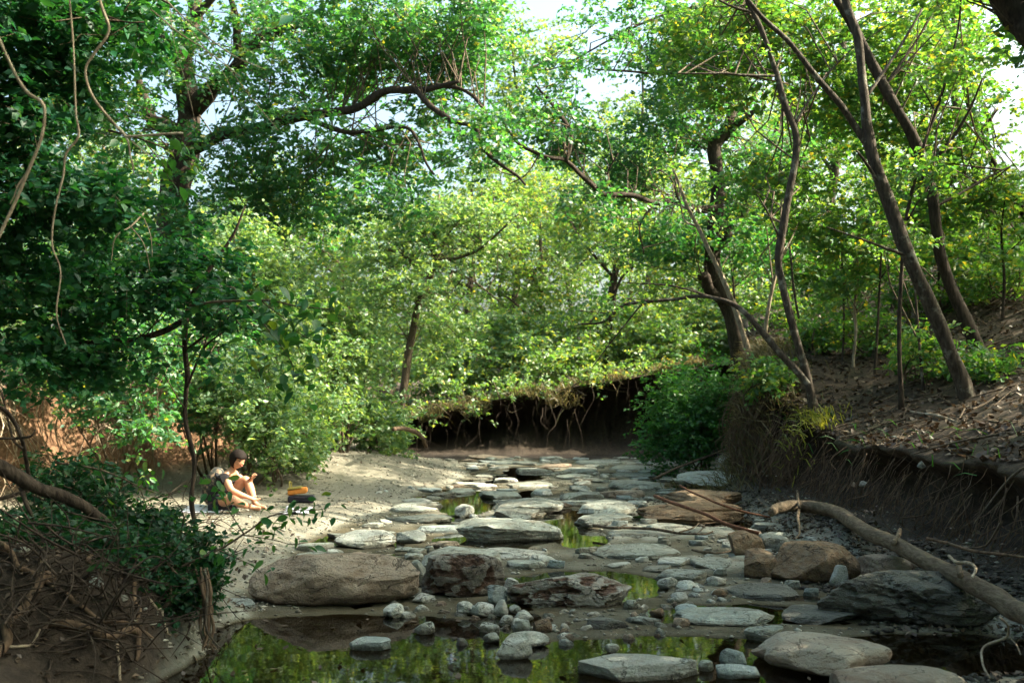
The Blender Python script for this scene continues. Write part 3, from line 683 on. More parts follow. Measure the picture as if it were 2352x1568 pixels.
# gravel: uncountable pebbles
def pebbles(name, label, n, area, size, mat, seed):
    r = np.random.default_rng(seed)
    base = np.array([[1, 0, 0], [0, 1, 0], [-1, 0, 0], [0, -1, 0], [0, 0, .7], [0, 0, -.5]])
    bf = np.array([[0, 1, 4], [1, 2, 4], [2, 3, 4], [3, 0, 4], [1, 0, 5], [2, 1, 5], [3, 2, 5], [0, 3, 5]])
    x, y = area(r, n)
    z, top, grv, mud = ground_parts(x, y)[:4]
    k = (z > .0) & (top < .3)
    x, y, z = x[k], y[k], z[k]; n = len(x)
    s = size[0] * (size[1] / size[0]) ** (r.random(n) ** 2.2) * .5
    a = r.uniform(0, 6.28, n)
    b = base[None] * np.stack([s * r.uniform(.8, 1.5, n), s, s * r.uniform(.5, 1, n)], -1)[:, None] * (1 + .25 * r.uniform(-1, 1, (n, 6, 1)))
    c, sn = np.cos(a)[:, None], np.sin(a)[:, None]
    V = np.stack([b[..., 0] * c - b[..., 1] * sn + x[:, None], b[..., 0] * sn + b[..., 1] * c + y[:, None], b[..., 2] + z[:, None] + s[:, None] * .2], -1).reshape(-1, 3)
    Fx = (bf[None] + (np.arange(n) * 6)[:, None, None]).reshape(-1, 3)
    o = obj(name, V, Fx, mat, kind="stuff"); tag(o, label, "gravel")
def gravel_mat():
    m, nt, out = new_mat("gravel_pebble")
    geo = nd(nt, "ShaderNodeNewGeometry")
    col = ramp(nt, geo.outputs["Random Per Island"], [(0, (.10, .09, .07)), (.4, (.175, .165, .13)), (.8, (.25, .24, .195)), (1, (.36, .35, .30))])
    bs = nd(nt, "ShaderNodeBsdfPrincipled", {"Base Color": col, "Roughness": .9, "Specular IOR Level": .25})
    nt.links.new(bs.outputs[0], out.inputs[0]); return m
M_GRAV = gravel_mat()
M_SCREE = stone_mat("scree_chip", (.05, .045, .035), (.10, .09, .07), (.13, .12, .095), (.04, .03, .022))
def area_bar(r, n):
    y = 5.5 * (24 / 5.5) ** r.random(n); return curve(y, XE) + .3 - r.random(n) ** 1.2 * 5.0, y
def area_bed(r, n):
    y = 4.2 * (20 / 4.2) ** r.random(n); return r.uniform(-2.0, 3.6, n), y
pebbles("gravel", "fine buff gravel covering the sunlit bar around the person", 17000, area_bar, (.008, .06), M_GRAV, 3)
def area_scree(r, n):
    y = 4.5 * (15 / 4.5) ** r.random(n); return curve(y, XR) - .1 - r.random(n) ** 1.3 * 1.3, y
pebbles("gravel", "grey scree chips below the right bank behind the log", 7000, area_scree, (.012, .09), M_SCREE, 6)
pebbles("gravel", "scattered pebbles and chips over the creek bed between the stones", 13000, area_bed, (.008, .06), M_GRAV, 4)

# ------------------------------------------------------------------ leaves, twigs, trees
def leaf_cloud(C, size, r, up=.5, aspect=.55, droop=.2, fold=.18, axis=None):
    """one folded kite per leaf (two triangles)"""
    n = len(C)
    L = size * r.uniform(.5, 1.4, n)
    a = r.normal(size=(n, 3)); a[:, 2] = a[:, 2] * .6 - droop
    if axis is not None: a = axis.copy()
    a /= np.linalg.norm(a, axis=1)[:, None]
    nn = r.normal(size=(n, 3)); nn[:, 2] += up * 2; nn -= a * np.sum(a * nn, 1)[:, None]; nn /= np.linalg.norm(nn, axis=1)[:, None] + 1e-9
    s = np.cross(nn, a)
    Lh = (L / 2)[:, None]; W = (L * aspect / 2)[:, None]
    V = np.stack([C - a * Lh, C - a * Lh * .1 + s * W + nn * W * fold * 2, C + a * Lh, C - a * Lh * .1 - s * W + nn * W * fold * 2], 1).reshape(-1, 3)
    b = (np.arange(n) * 4)[:, None]
    Fx = np.concatenate([b + [0, 2, 1], b + [0, 3, 2]])
    return V, Fx
def clump_points(ell, r):
    """ell: (px, py, d, rx_px, ry_px, rz_m, n) -> clump centres in the ellipsoid"""
    px, py, d, rx, ry, rz, n = ell
    c = P(px, py, d)
    v = r.normal(size=(n, 3)); v /= np.linalg.norm(v, axis=1)[:, None]
    v *= (r.random(n) ** .42)[:, None]
    return c + v * [rx * d / FPX, rz, ry * d / FPX]
def foliage(parent, ells, skel, mat, leaf, per, crad, seed, twig_mat=None, twig_r=.006, flat=.55, up=.5, aspect=.55, droop=.2, ground_clear=True, name="crown", maxln=2.0):
    r = np.random.default_rng(seed)
    C = np.concatenate([clump_points(e, r) for e in ells])
    if ground_clear:
        C[:, 2] = np.maximum(C[:, 2], gz(C[:, 0], C[:, 1]) + crad * .5)
    # leaves: sprays of alternate leaves along twiglets that leave each clump
    nsp = 5; k = max(2, per // nsp); nc = len(C)
    U = r.normal(size=(nc, nsp, 3)) * [1, 1, .45]; U[..., 2] -= droop * .5; U /= np.linalg.norm(U, axis=2)[..., None]
    O = C[:, None] + r.normal(size=(nc, nsp, 3)) * [crad * .4, crad * .4, crad * .5 * flat]
    LN = crad * r.uniform(.7, 1.5, (nc, nsp))
    tt = r.uniform(.12, 1.0, (nc, nsp, k))
    pts = O[:, :, None] + U[:, :, None] * (tt * LN[..., None])[..., None]
    sd = np.cross(U, [0, 0, 1.0]); sd /= np.linalg.norm(sd, axis=2)[..., None] + 1e-6
    sg = np.where(r.random((nc, nsp, k)) < .5, -1, 1)[..., None]
    A = U[:, :, None] * .55 + sd[:, :, None] * sg * .8 + r.normal(size=pts.shape) * .38; A[..., 2] -= droop
    pts = pts + sd[:, :, None] * sg * leaf * .45 + r.normal(size=pts.shape) * leaf * .30
    V, Fx = leaf_cloud(pts.reshape(-1, 3), leaf, r, up, aspect, droop, axis=A.reshape(-1, 3))
    cr = obj(name, V, Fx, mat, parent, kind="stuff")
    # twigs from the nearest limb point out to every clump
    if skel is not None and twig_mat is not None:
        acc = Acc()
        S = np.asarray(skel)
        T0 = time_base(C, S, r)
        for c, s0 in zip(C, T0):
            v = c - s0; ln = np.linalg.norm(v)
            if ln > maxln or ln < .05 or r.random() < .5: continue
            m1 = s0 + v * .4 + r.normal(size=3) * ln * .07 + [0, 0, ln * .08]; m2 = s0 + v * .75 + r.normal(size=3) * ln * .07 + [0, 0, ln * .05]
            rr = twig_r * (1 + .9 * min(ln, 2.5))
            acc.add(*tube([s0, m1, m2, c], [rr, rr * .75, rr * .5, rr * .25], 4, cap=False))
        p0, p1 = O.reshape(-1, 3), (O + U * LN[..., None] * .9).reshape(-1, 3); nt_ = len(p0)
        q1 = np.cross(p1 - p0, [.3, .2, 1.0]); q1 /= np.linalg.norm(q1, axis=1)[:, None]; q2 = np.cross(p1 - p0, q1); q2 /= np.linalg.norm(q2, axis=1)[:, None]
        w_ = twig_r * .45
        ring = [q1, -.5 * q1 + .87 * q2, -.5 * q1 - .87 * q2]
        acc.add(np.stack([p0 + w_ * g_ for g_ in ring] + [p1 + w_ * .4 * g_ for g_ in ring], 1).reshape(-1, 3), ((np.arange(nt_) * 6)[:, None, None] + np.array([[0, 1, 4, 3], [1, 2, 5, 4], [2, 0, 3, 5]])[None]).reshape(-1, 4))
        if acc.n: acc.obj("twigs", twig_mat, parent, True, "stuff")
    return cr
def time_base(C, S, r):
    out = []
    for c in C:
        dd = np.linalg.norm(S - c, axis=1) + .35 * np.maximum(S[:, 2] - c[2], 0)
        kk = np.argsort(dd)[:40]
        out.append(S[kk[r.integers(len(kk))]])
    return out
def path(pts, per=5):
    """pts: (px, py, d, diameter in view pixels) -> centreline, radii"""
    c = np.array([P(a, b, d) for a, b, d, w in pts]); rd = np.array([w * .74 * d / FPX / 2 for a, b, d, w in pts])
    return spline(c, rd, per)
def wob(C, amp, seed):
    n = len(C)
    t = np.linspace(0, n * .25, n)
    w = np.stack([vnoise(np.stack([t, 0 * t, 0 * t + k], 1), seed + k) for k in range(3)], 1)
    return C + w * amp * np.linspace(0, 1, n)[:, None].clip(.15, 1)
def tree(name, label, trunk, limbs, ells, bark, leaf_m, leaf=.08, per=80, crad=.45, seed=1, group=None, d0=None, sides=9, root_to_ground=True, cat="tree", flat=.55, up=.5, knob=.35, aspect=.55, twig_r=.006, maxln=2.0):
    C, R = path(trunk)
    C = wob(C, R.mean() * .9, seed)
    base = C[0].copy()
    if root_to_ground:
        g = float(gz(base[0], base[1])[0])
        if g < base[2] - .02:
            ext = np.array([[base[0], base[1], g - .15]]); C = np.vstack([ext, C]); R = np.insert(R, 0, R[0] * 1.35)
        else:
            ext = base - [0, 0, .15]; C = np.vstack([[ext], C]); R = np.insert(R, 0, R[0] * 1.35)
            g = base[2]
        base[2] = g
    t = thing(name, label, cat, base, group)
    obj("trunk", *tube(C, R, sides, knob, seed), bark, t, True)
    skel = [C[len(C) // 3:]]
    for i, lb in enumerate(limbs):
        c, rr = path(lb); c = wob(c, rr.mean() * 1.4, seed * 7 + i)
        obj("limb", *tube(c, rr, max(6, sides - 2), knob * .8, seed + i + 5), bark, t, True)
        skel.append(c)
    if ells:
        foliage(t, ells, np.concatenate(skel), leaf_m, leaf, per, crad, seed * 31 + 7, B_TWIG, twig_r, flat, up, aspect, maxln=maxln)
    return t

# --- the old oak on the left
tree("oak_tree", "massive old oak with dark forking limbs at upper left",
     [(395, 900, 20, 106), (400, 640, 20, 98), (403, 440, 20, 92), (425, 330, 20, 83), (440, 230, 20, 69), (432, 120, 20, 57), (428, 20, 20, 48), (420, -110, 20, 37)],
     [[(448, 250, 20, 57), (500, 190, 19.6, 52), (548, 145, 19.2, 46), (590, 92, 19, 39), (660, 55, 18.8, 32), (735, 55, 18.6, 25), (775, 80, 18.5, 16)],
      [(430, 330, 20, 52), (370, 285, 20.5, 48), (335, 255, 21, 34), (310, 180, 21, 20)],
      [(425, 350, 20, 46), (480, 322, 19.5, 39), (560, 295, 19, 34), (680, 268, 18.5, 30), (800, 250, 18, 29), (870, 212, 17.8, 26), (960, 200, 17.5, 20), (1050, 175, 17, 11)],
      [(950, 200, 17.5, 20), (990, 245, 17.2, 20), (1035, 275, 17, 18), (1090, 290, 16.8, 15), (1110, 340, 16.6, 14), (1165, 385, 16.4, 11), (1210, 425, 16.2, 7)],
      [(1000, 196, 17.5, 14), (1060, 205, 17.2, 12), (1110, 245, 17, 11), (1120, 290, 17, 8)],
      [(690, 266, 18.5, 17), (780, 300, 18, 15), (850, 300, 17.8, 12), (930, 290, 17.6, 11), (960, 330, 17.5, 9), (1000, 400, 17.3, 7)],
      [(430, 60, 20, 30), (500, -20, 19.5, 23), (560, -90, 19, 16)],
      [(545, 148, 19.2, 25), (545, 70, 19, 23), (530, -20, 18.8, 16)],
      [(330, 60, 20.5, 11), (390, 95, 20.2, 18), (428, 110, 20, 25)]],
     [(120, 120, 19, 190, 190, 2.4, 120), (300, 20, 19, 170, 90, 2.2, 60), (560, 30, 19, 150, 70, 2.0, 36), (720, 110, 18.5, 150, 85, 1.8, 46), (610, 210, 18.5, 130, 60, 1.7, 28),
      (790, 190, 20, 120, 50, 1.6, 36), (830, 60, 18, 120, 60, 1.6, 50), (960, 110, 18.6, 110, 75, 1.5, 48), (1090, 70, 18, 90, 70, 1.6, 42), (830, 360, 20, 160, 70, 1.8, 44), (620, 380, 19, 120, 75, 1.8, 46),
      (1010, 250, 19, 90, 60, 1.3, 20), (960, 350, 19, 110, 60, 1.5, 24), (1050, 150, 18.8, 90, 60, 1.3, 26), (880, 460, 18, 140, 70, 1.6, 26), (260, 300, 20, 120, 120, 1.8, 54), (1130, 320, 16.8, 70, 50, 1.2, 20),
      (560, 480, 20, 110, 80, 1.6, 34), (700, 500, 20, 120, 80, 1.6, 40), (410, 170, 18.4, 80, 120, .6, 14), (500, 300, 18.2, 120, 40, .6, 8), (720, 265, 17.2, 130, 30, .5, 7)],
     B_OAK, L_OAK, leaf=.11, per=80, crad=.42, seed=2, sides=12, knob=.5)
# --- the oak right of centre with the long crooked limb
tree("oak_tree", "dark crooked oak right of centre sending a long limb over the creek",
     [(1700, 830, 20, 58), (1680, 720, 20, 58), (1648, 650, 20, 58), (1638, 560, 20, 50), (1652, 450, 20, 44), (1640, 350, 20, 40), (1668, 300, 20, 34), (1690, 200, 20, 26), (1700, 90, 20, 22), (1690, -60, 20, 16)],
     [[(1652, 480, 20, 30), (1600, 478, 19.6, 22), (1545, 462, 19.2, 19), (1500, 466, 19, 18), (1460, 448, 18.8, 17), (1410, 450, 18.6, 17), (1368, 438, 18.4, 17), (1330, 400, 18.2, 15), (1298, 368, 18, 14), (1238, 352, 17.8, 13), (1180, 325, 17.6, 10), (1155, 280, 17.5, 7)],
      [(1300, 370, 18, 12), (1310, 330, 18, 12), (1305, 290, 18, 11), (1265, 235, 18, 9), (1225, 190, 18, 6)],
      [(1660, 320, 20, 26), (1700, 280, 19.8, 24), (1740, 245, 19.6, 14)], [(1410, 450, 18.6, 7), (1395, 400, 18.4, 6), (1420, 350, 18.2, 4)], [(1500, 466, 19, 8), (1470, 520, 18.8, 6), (1480, 580, 18.6, 4)], [(1240, 352, 17.8, 6), (1210, 400, 17.6, 5), (1170, 420, 17.5, 3)], [(1560, 464, 19.2, 7), (1540, 410, 19, 5), (1500, 380, 18.8, 3)],
      [(1662, 690, 20, 40), (1625, 655, 19.8, 34), (1600, 628, 19.6, 20)],
      [(1655, 560, 20, 34), (1720, 470, 20.5, 28), (1750, 380, 20.8, 22), (1800, 250, 21, 16)],
      [(1690, 220, 20, 14), (1590, 170, 19.8, 10), (1480, 170, 19.4, 8), (1360, 160, 19, 5)],
      [(1700, 90, 20, 14), (1600, 20, 20, 9), (1460, 60, 19.8, 7), (1290, 150, 19.4, 5), (1200, 165, 19.2, 3)]],
     [(1560, 110, 20, 120, 90, 1.8, 60), (1690, 60, 20, 120, 90, 1.8, 58), (1600, 250, 20, 120, 90, 1.8, 62), (1480, 330, 20.8, 110, 80, 1.6, 44), (1400, 130, 19, 100, 60, 1.4, 9), (1260, 200, 18.5, 80, 60, 1.2, 12),
      (1250, 300, 20, 80, 60, 1.2, 20), (1380, 470, 18, 120, 40, .8, 10), (1280, 260, 17.6, 80, 60, .8, 8), (1320, 330, 20, 90, 60, 1.3, 28), (1420, 420, 20.4, 110, 60, 1.4, 30), (1540, 540, 19.5, 110, 60, 1.5, 40), (1740, 400, 20.5, 110, 100, 1.7, 60), (1700, 560, 20.5, 110, 80, 1.6, 50), (1500, 30, 19, 90, 50, 1.4, 8), (1370, 30, 19, 70, 40, 1.2, 8)],
     B_OAK, L_OAK, leaf=.11, per=62, crad=.40, seed=3, sides=11, knob=.45)
# --- leaning trees on the right slope
tree("leaning_tree", "slender lichened tree with a wavy trunk above the yellow tuft",
     [(1868, 925, 13.5, 30), (1852, 860, 13.5, 27), (1830, 780, 13.5, 25), (1800, 660, 13.5, 25), (1790, 590, 13.5, 25), (1805, 490, 13.5, 23), (1830, 340, 13.5, 23), (1805, 240, 13.5, 20), (1775, 140, 13.5, 17), (1728, 30, 13.5, 15), (1690, -70, 13.5, 12)],
     [[(1778, 175, 13.5, 9), (1700, 172, 13.4, 8), (1640, 168, 13.3, 6), (1560, 165, 13.2, 4)], [(1822, 290, 13.5, 8), (1880, 200, 13.6, 7), (1960, 110, 13.7, 5)], [(1795, 560, 13.5, 8), (1770, 500, 13.4, 6), (1740, 450, 13.3, 4)], [(1728, 30, 13.5, 10), (1670, 10, 13.4, 8), (1600, -30, 13.3, 5)]],
     [(1640, 180, 14.5, 110, 80, 1.1, 34), (1740, 90, 14.7, 110, 80, 1.1, 34), (1690, 20, 14.6, 110, 50, 1.0, 24), (1860, 180, 14.9, 90, 80, 1.0, 26), (1760, 420, 14.7, 80, 80, .9, 22), (1860, 500, 15.0, 90, 80, 1.0, 22), (1560, 100, 14.5, 70, 50, .8, 14)],
     B_LICH, L_BRIGHT, leaf=.10, per=60, crad=.32, seed=4)
tree("arching_sapling", "thin arching sapling bowed left over the far bank",
     [(1866, 915, 13.4, 24), (1855, 880, 13.4, 22), (1800, 820, 13.5, 20), (1740, 750, 13.6, 18), (1690, 702, 13.7, 15), (1630, 682, 13.8, 12), (1560, 684, 13.9, 11), (1490, 690, 14, 10), (1430, 705, 14, 9), (1385, 740, 14, 7), (1330, 745, 14, 5)],
     [[(1640, 684, 13.8, 7), (1540, 655, 13.9, 6), (1440, 650, 14, 4)], [(1480, 690, 14, 6), (1440, 740, 14, 5), (1360, 845, 14, 3)], [(1400, 720, 14, 5), (1330, 715, 14, 3)]],
     [(1400, 700, 14, 90, 40, .6, 7), (1560, 660, 14, 90, 30, .5, 6)], B_LICH, L_BRIGHT, leaf=.08, per=36, crad=.26, seed=5)
tree("leaning_tree", "thick lichened tree leaning left, forked high, in front of a darker twin",
     [(2232, 960, 12, 50), (2205, 860, 12, 46), (2168, 770, 12, 44), (2100, 610, 12, 42), (2040, 455, 12, 40), (2000, 345, 12, 37), (1985, 225, 12, 29), (1965, 100, 12, 26), (1940, -30, 12, 22), (1915, -140, 12, 18)],
     [[(2002, 350, 12, 26), (1960, 285, 12, 22), (1905, 215, 11.9, 19), (1820, 115, 11.8, 16), (1740, 20, 11.7, 14), (1660, -70, 11.6, 10)], [(2030, 440, 12, 13), (1985, 370, 11.9, 10), (1970, 345, 11.8, 6)], [(1985, 230, 12, 11), (2060, 120, 12.2, 9), (2120, 20, 12.3, 6)], [(2090, 590, 12, 11), (2010, 560, 11.8, 7), (1900, 520, 11.6, 4)]],
     [(2060, 70, 14.8, 110, 90, 1.0, 34), (1900, 60, 14.5, 90, 80, .9, 20), (1960, 520, 14.4, 90, 50, .8, 20), (2090, 210, 14.9, 90, 80, .9, 26), (1970, 250, 15.4, 100, 80, 1.0, 24)],
     B_LICH, L_BRIGHT, leaf=.095, per=60, crad=.30, seed=6, sides=12)
tree("leaning_tree", "dark leaning tree with sunlit right edge behind the lichened leaning tree",
     [(2284, 925, 13.6, 42), (2255, 830, 13.6, 40), (2215, 730, 13.6, 40), (2160, 590, 13.6, 38), (2135, 450, 13.6, 34), (2095, 315, 13.6, 36), (2020, 180, 13.6, 30), (1970, 80, 13.6, 26), (1900, -60, 13.6, 19)],
     [[(2120, 400, 13.6, 11), (2200, 300, 13.4, 9), (2260, 180, 13.2, 6)], [(2140, 480, 13.6, 11), (2230, 430, 13.8, 8), (2320, 380, 14, 5)], [(2030, 200, 13.6, 10), (2100, 100, 13.8, 7), (2160, 0, 14, 5)]],
     [(2170, 330, 15.0, 90, 90, 1.0, 40), (2160, 140, 15.4, 100, 80, 1.0, 32), (2220, 460, 15.4, 100, 70, 1.0, 36), (2260, 240, 14.8, 70, 60, .8, 12), (2200, -30, 13.0, 110, 60, 1.0, 22), (2090, 480, 15.3, 80, 70, .9, 26), (2010, 340, 15.6, 80, 60, .9, 18)],
     B_OAK, L_BRIGHT, leaf=.095, per=62, crad=.32, seed=7, sides=12)
tree("sapling", "straight thin dark sapling before the thick leaning trees",
     [(2070, 910, 12.6, 16), (2066, 800, 12.6, 14), (2068, 680, 12.6, 12), (2080, 520, 12.6, 11), (2122, 340, 12.6, 10), (2165, 210, 12.6, 9), (2200, 70, 12.6, 7), (2210, -60, 12.6, 6)],
     [[(2085, 505, 12.6, 6), (2120, 450, 12.5, 4), (2170, 420, 12.4, 2)], [(2150, 260, 12.6, 5), (2110, 190, 12.5, 3)]],
     [(2180, 170, 12.6, 70, 70, .7, 16), (2120, 400, 12.5, 60, 50, .6, 10)], B_OAK, L_BRIGHT, leaf=.09, per=60, crad=.3, seed=8)
tree("slope_tree", "dark tree on the upper slope near the right edge",
     [(2335, 670, 18, 44), (2290, 540, 18, 38), (2255, 430, 18, 33), (2228, 340, 18, 30), (2195, 210, 18, 26), (2160, 40, 18, 20), (2140, -90, 18, 15)],
     [[(2260, 450, 18, 16), (2200, 380, 18, 12), (2150, 300, 18, 8)], [(2230, 340, 18, 14), (2290, 250, 18, 10)]],
     [(2230, 560, 18, 110, 60, 1.2, 34), (2160, 560, 17, 80, 60, 1.1, 22), (2310, 430, 18, 70, 60, 1.0, 20), (2310, 590, 17, 90, 60, 1.1, 30), (2190, 50, 18, 80, 80, 1.2, 24), (1930, 230, 15.5, 120, 80, 1.2, 22)],
     B_OAK, L_BRIGHT, leaf=.11, per=62, crad=.36, seed=9)
tree("slope_tree", "thin crooked dark tree leaning in from the right edge",
     [(2420, 620, 15, 30), (2350, 490, 15, 25), (2300, 410, 15, 23), (2250, 300, 15, 19), (2215, 210, 15, 15), (2200, 90, 15, 11), (2180, -60, 15, 8)],
     [[(2250, 300, 15, 9), (2290, 250, 15, 6)]], [(2210, 330, 15, 60, 60, .7, 12), (2330, 540, 15, 70, 70, .9, 20), (2200, 100, 15, 70, 60, .8, 12)], B_OAK, L_BRIGHT, leaf=.10, per=44, crad=.3, seed=10)
tree("slope_tree", "heavy dark trunk crossing the top right corner",
     [(2900, 700, 9.5, 120), (2640, 400, 9.3, 110), (2480, 200, 9.1, 100), (2390, 110, 9, 92), (2325, 40, 9, 82), (2260, -50, 9, 74), (2150, -200, 9, 60)],
     [[(2330, 40, 9, 20), (2400, -60, 9, 14), (2440, -160, 9, 8)]], [(2180, -130, 9, 150, 70, .9, 30), (2460, 60, 9.3, 120, 90, .9, 26)], B_OAK, L_BRIGHT, leaf=.09, per=80, crad=.3, seed=12, sides=12)
tree("slope_tree", "grey brown straight tree behind the wavy slender tree",
     [(1888, 745, 24, 26), (1893, 640, 24, 27), (1910, 440, 24, 27), (1928, 250, 24, 27), (1940, 120, 24, 24), (1948, -60, 24, 18)],
     [[(1915, 400, 24, 12), (1850, 300, 24, 9), (1800, 220, 24, 6)], [(1930, 260, 24, 12), (2000, 180, 24, 8)]],
     [(1900, 330, 24, 110, 90, 1.8, 40), (1880, 100, 24, 130, 110, 2.0, 40), (1990, 250, 24, 100, 110, 1.8, 36), (1940, 640, 23, 110, 50, 1.6, 34), (1850, 600, 23, 80, 60, 1.4, 26), (2040, 620, 23, 100, 60, 1.6, 34), (1990, 600, 23.8, 130, 70, 1.5, 70), (1814, 560, 23.3, 110, 70, 1.6, 50)],
     B_LICH, L_BRIGHT, leaf=.13, per=60, crad=.45, seed=13)
tree("sapling", "pale bare leaning sapling growing from the grassy promontory",
     [(1722, 815, 16, 18), (1705, 760, 16, 17), (1660, 640, 16, 16), (1610, 540, 16, 14), (1570, 460, 16, 12), (1545, 390, 16, 8)],
     [[(1580, 480, 16, 7), (1545, 470, 16, 5), (1505, 500, 16, 3)], [(1600, 520, 16, 6), (1570, 500, 15.9, 5), (1560, 420, 15.9, 3)]], [(1590, 400, 16, 70, 40, .7, 7)], B_PALE, L_BRIGHT, leaf=.09, per=40, crad=.32, seed=14)
tree("sapling", "pale sunlit thin sapling between the crooked oak and the wavy tree",
     [(1762, 820, 17, 13), (1760, 740, 17, 12), (1778, 640, 17, 11), (1800, 560, 17, 10), (1795, 470, 17, 8), (1810, 400, 17, 6)], [[(1775, 650, 17, 5), (1745, 590, 17, 3)]], [(1800, 430, 17, 70, 60, .8, 12)], B_PALE, L_BRIGHT, leaf=.10, per=50, crad=.35, seed=15)
tree("sapling", "short pale crooked sapling in the middle of the right slope",
     [(1960, 830, 15, 9), (1966, 760, 15, 9), (1962, 700, 15, 9), (1972, 640, 15, 7), (1968, 590, 15, 5)], [[(1964, 720, 15, 5), (1990, 680, 15, 3)]], [(1990, 610, 15, 70, 40, .7, 12), (1920, 650, 15, 60, 40, .6, 9)], B_PALE, L_BRIGHT, leaf=.10, per=50, crad=.32, seed=16)
# --- centre trees beyond the bend
tree("creekside_tree", "slim brown tree rising from the end of the gravel bar",
     [(918, 1000, 24, 26), (922, 930, 24, 25), (932, 860, 24, 25), (945, 770, 24, 23), (962, 690, 24, 22), (988, 625, 24, 20), (1000, 540, 24, 14), (1010, 440, 24, 9)],
     [[(985, 640, 24, 12), (930, 590, 23.6, 10), (870, 565, 23.2, 7)], [(996, 600, 24, 11), (1060, 590, 23.6, 10), (1120, 560, 23.3, 8), (1190, 490, 23, 5)], [(1000, 610, 24, 8), (1080, 640, 23.7, 6), (1150, 690, 23.4, 4)]],
     [(1000, 500, 24, 130, 70, 1.8, 50), (900, 560, 24, 110, 70, 1.7, 44), (1090, 520, 23.6, 110, 70, 1.6, 34), (960, 650, 23, 120, 60, 1.4, 30), (850, 690, 24, 90, 70, 1.5, 34), (1010, 760, 25, 90, 80, 1.5, 36)],
     B_TWIG, L_SHRUB, leaf=.115, per=70, crad=.42, seed=17)
tree("woodland_tree", "dark upright tree standing behind the far cut bank",
     [(1383, 880, 31, 24), (1392, 790, 31, 26), (1408, 690, 31, 27), (1415, 600, 31, 22), (1425, 500, 31, 16), (1440, 380, 31, 10)],
     [[(1412, 640, 31, 12), (1350, 570, 30.6, 9), (1300, 490, 30.2, 6)], [(1415, 620, 31, 12), (1470, 560, 31, 9), (1540, 480, 31, 6)], [(1400, 720, 31, 12), (1425, 640, 30.8, 9), (1470, 600, 30.6, 6)]],
     [(1440, 420, 31, 120, 80, 2.2, 56), (1340, 500, 31, 110, 80, 2.0, 50), (1500, 520, 31, 100, 80, 2.0, 44), (1420, 560, 30, 110, 60, 1.8, 36)], B_OAK, L_FAR, leaf=.14, per=52, crad=.5, seed=18)
# --- woodland behind
BGT = [  # name part of the label, trunk x, base y, top y, d, crown ellipses
 ("bright green tree behind the left end of the cut bank", 1080, 900, 420, 34, [(1080, 560, 150, 130, 60), (1060, 720, 130, 90, 46), (1130, 430, 110, 80, 36)]),
 ("yellow green tree in the gap left of the dark upright tree", 1230, 880, 380, 36, [(1240, 560, 140, 130, 66), (1250, 720, 120, 90, 46), (1220, 440, 110, 70, 34)]),
 ("tall hazy tree filling the centre behind the long crooked limb", 1300, 860, 330, 44, [(1320, 420, 150, 110, 60), (1300, 560, 160, 110, 60), (1380, 330, 120, 70, 26)]),
 ("sunlit tree right of the dark upright tree", 1560, 840, 330, 36, [(1560, 650, 120, 110, 66), (1570, 480, 130, 100, 50), (1500, 380, 110, 70, 28)]),
 ("glowing yellow green tree below the arching sapling", 1640, 830, 420, 34, [(1600, 760, 130, 70, 66), (1700, 720, 110, 80, 46), (1640, 560, 120, 90, 40)]),
 ("broad tree closing the view left of the slim brown tree", 800, 900, 430, 36, [(820, 560, 170, 110, 70), (760, 700, 150, 110, 60), (840, 800, 130, 90, 50)]),
 ("background tree between the old oak and the slim brown tree", 680, 880, 380, 40, [(680, 470, 160, 110, 54), (600, 600, 150, 110, 50)]),
 ("background tree left of the old oak trunk", 250, 880, 160, 34, [(240, 420, 200, 130, 70), (120, 300, 170, 130, 56), (300, 560, 170, 120, 56)]),
 ("background tree at the left margin behind the shade leaves", 40, 880, 200, 30, [(40, 520, 150, 150, 66), (60, 700, 150, 120, 56)]),
 ("tree on the slope crest right of the crooked oak", 1800, 760, 300, 32, [(1790, 620, 120, 100, 50), (1820, 480, 110, 90, 36), (1760, 330, 110, 80, 24)]),
 ("sunlit tree on the slope crest behind the lichened leaning tree", 2020, 720, 260, 30, [(2000, 600, 120, 80, 46), (2050, 480, 110, 90, 34), (1980, 400, 90, 70, 20)]),
 ("yellow sunlit tree on the slope crest below the thin crooked tree", 2220, 660, 250, 30, [(2230, 600, 130, 70, 52), (2290, 510, 110, 80, 34), (2180, 450, 100, 70, 22)]),
 ("hazy tree deep in the woods behind the middle of the cut bank", 1160, 860, 380, 52, [(1150, 560, 170, 110, 50), (1150, 730, 160, 90, 44)]),
 ("hazy tree deep in the woods behind the dark upright tree", 1450, 850, 380, 52, [(1440, 600, 170, 120, 56), (1480, 750, 150, 80, 44)]),
 ("hazy tree deep in the woods left of the slim brown tree", 900, 860, 380, 52, [(930, 620, 170, 120, 50), (880, 780, 150, 80, 40)]),
 ("hazy tree deep in the woods behind the crooked oak", 1680, 830, 380, 48, [(1690, 620, 150, 120, 50), (1720, 460, 130, 90, 36)]),
 ("far tree crown under the pale sky at top centre", 1180, 700, 120, 48, [(1180, 240, 120, 80, 32), (1200, 100, 130, 90, 40), (1000, 60, 120, 60, 22)]),
 ("far tree crown rising beside the pale sky right of top centre", 1480, 700, 120, 48, [(1500, 250, 140, 80, 22), (1580, 70, 110, 80, 20)]),
 ("far tree behind the thick leaning trees", 2130, 660, 60, 40, [(2080, 300, 120, 110, 34), (2000, 130, 120, 100, 30)]),
 ("far tree in the middle distance behind the wavy slender tree", 1750, 760, 160, 42, [(1750, 220, 120, 110, 36), (1840, 330, 120, 90, 32)]),
]
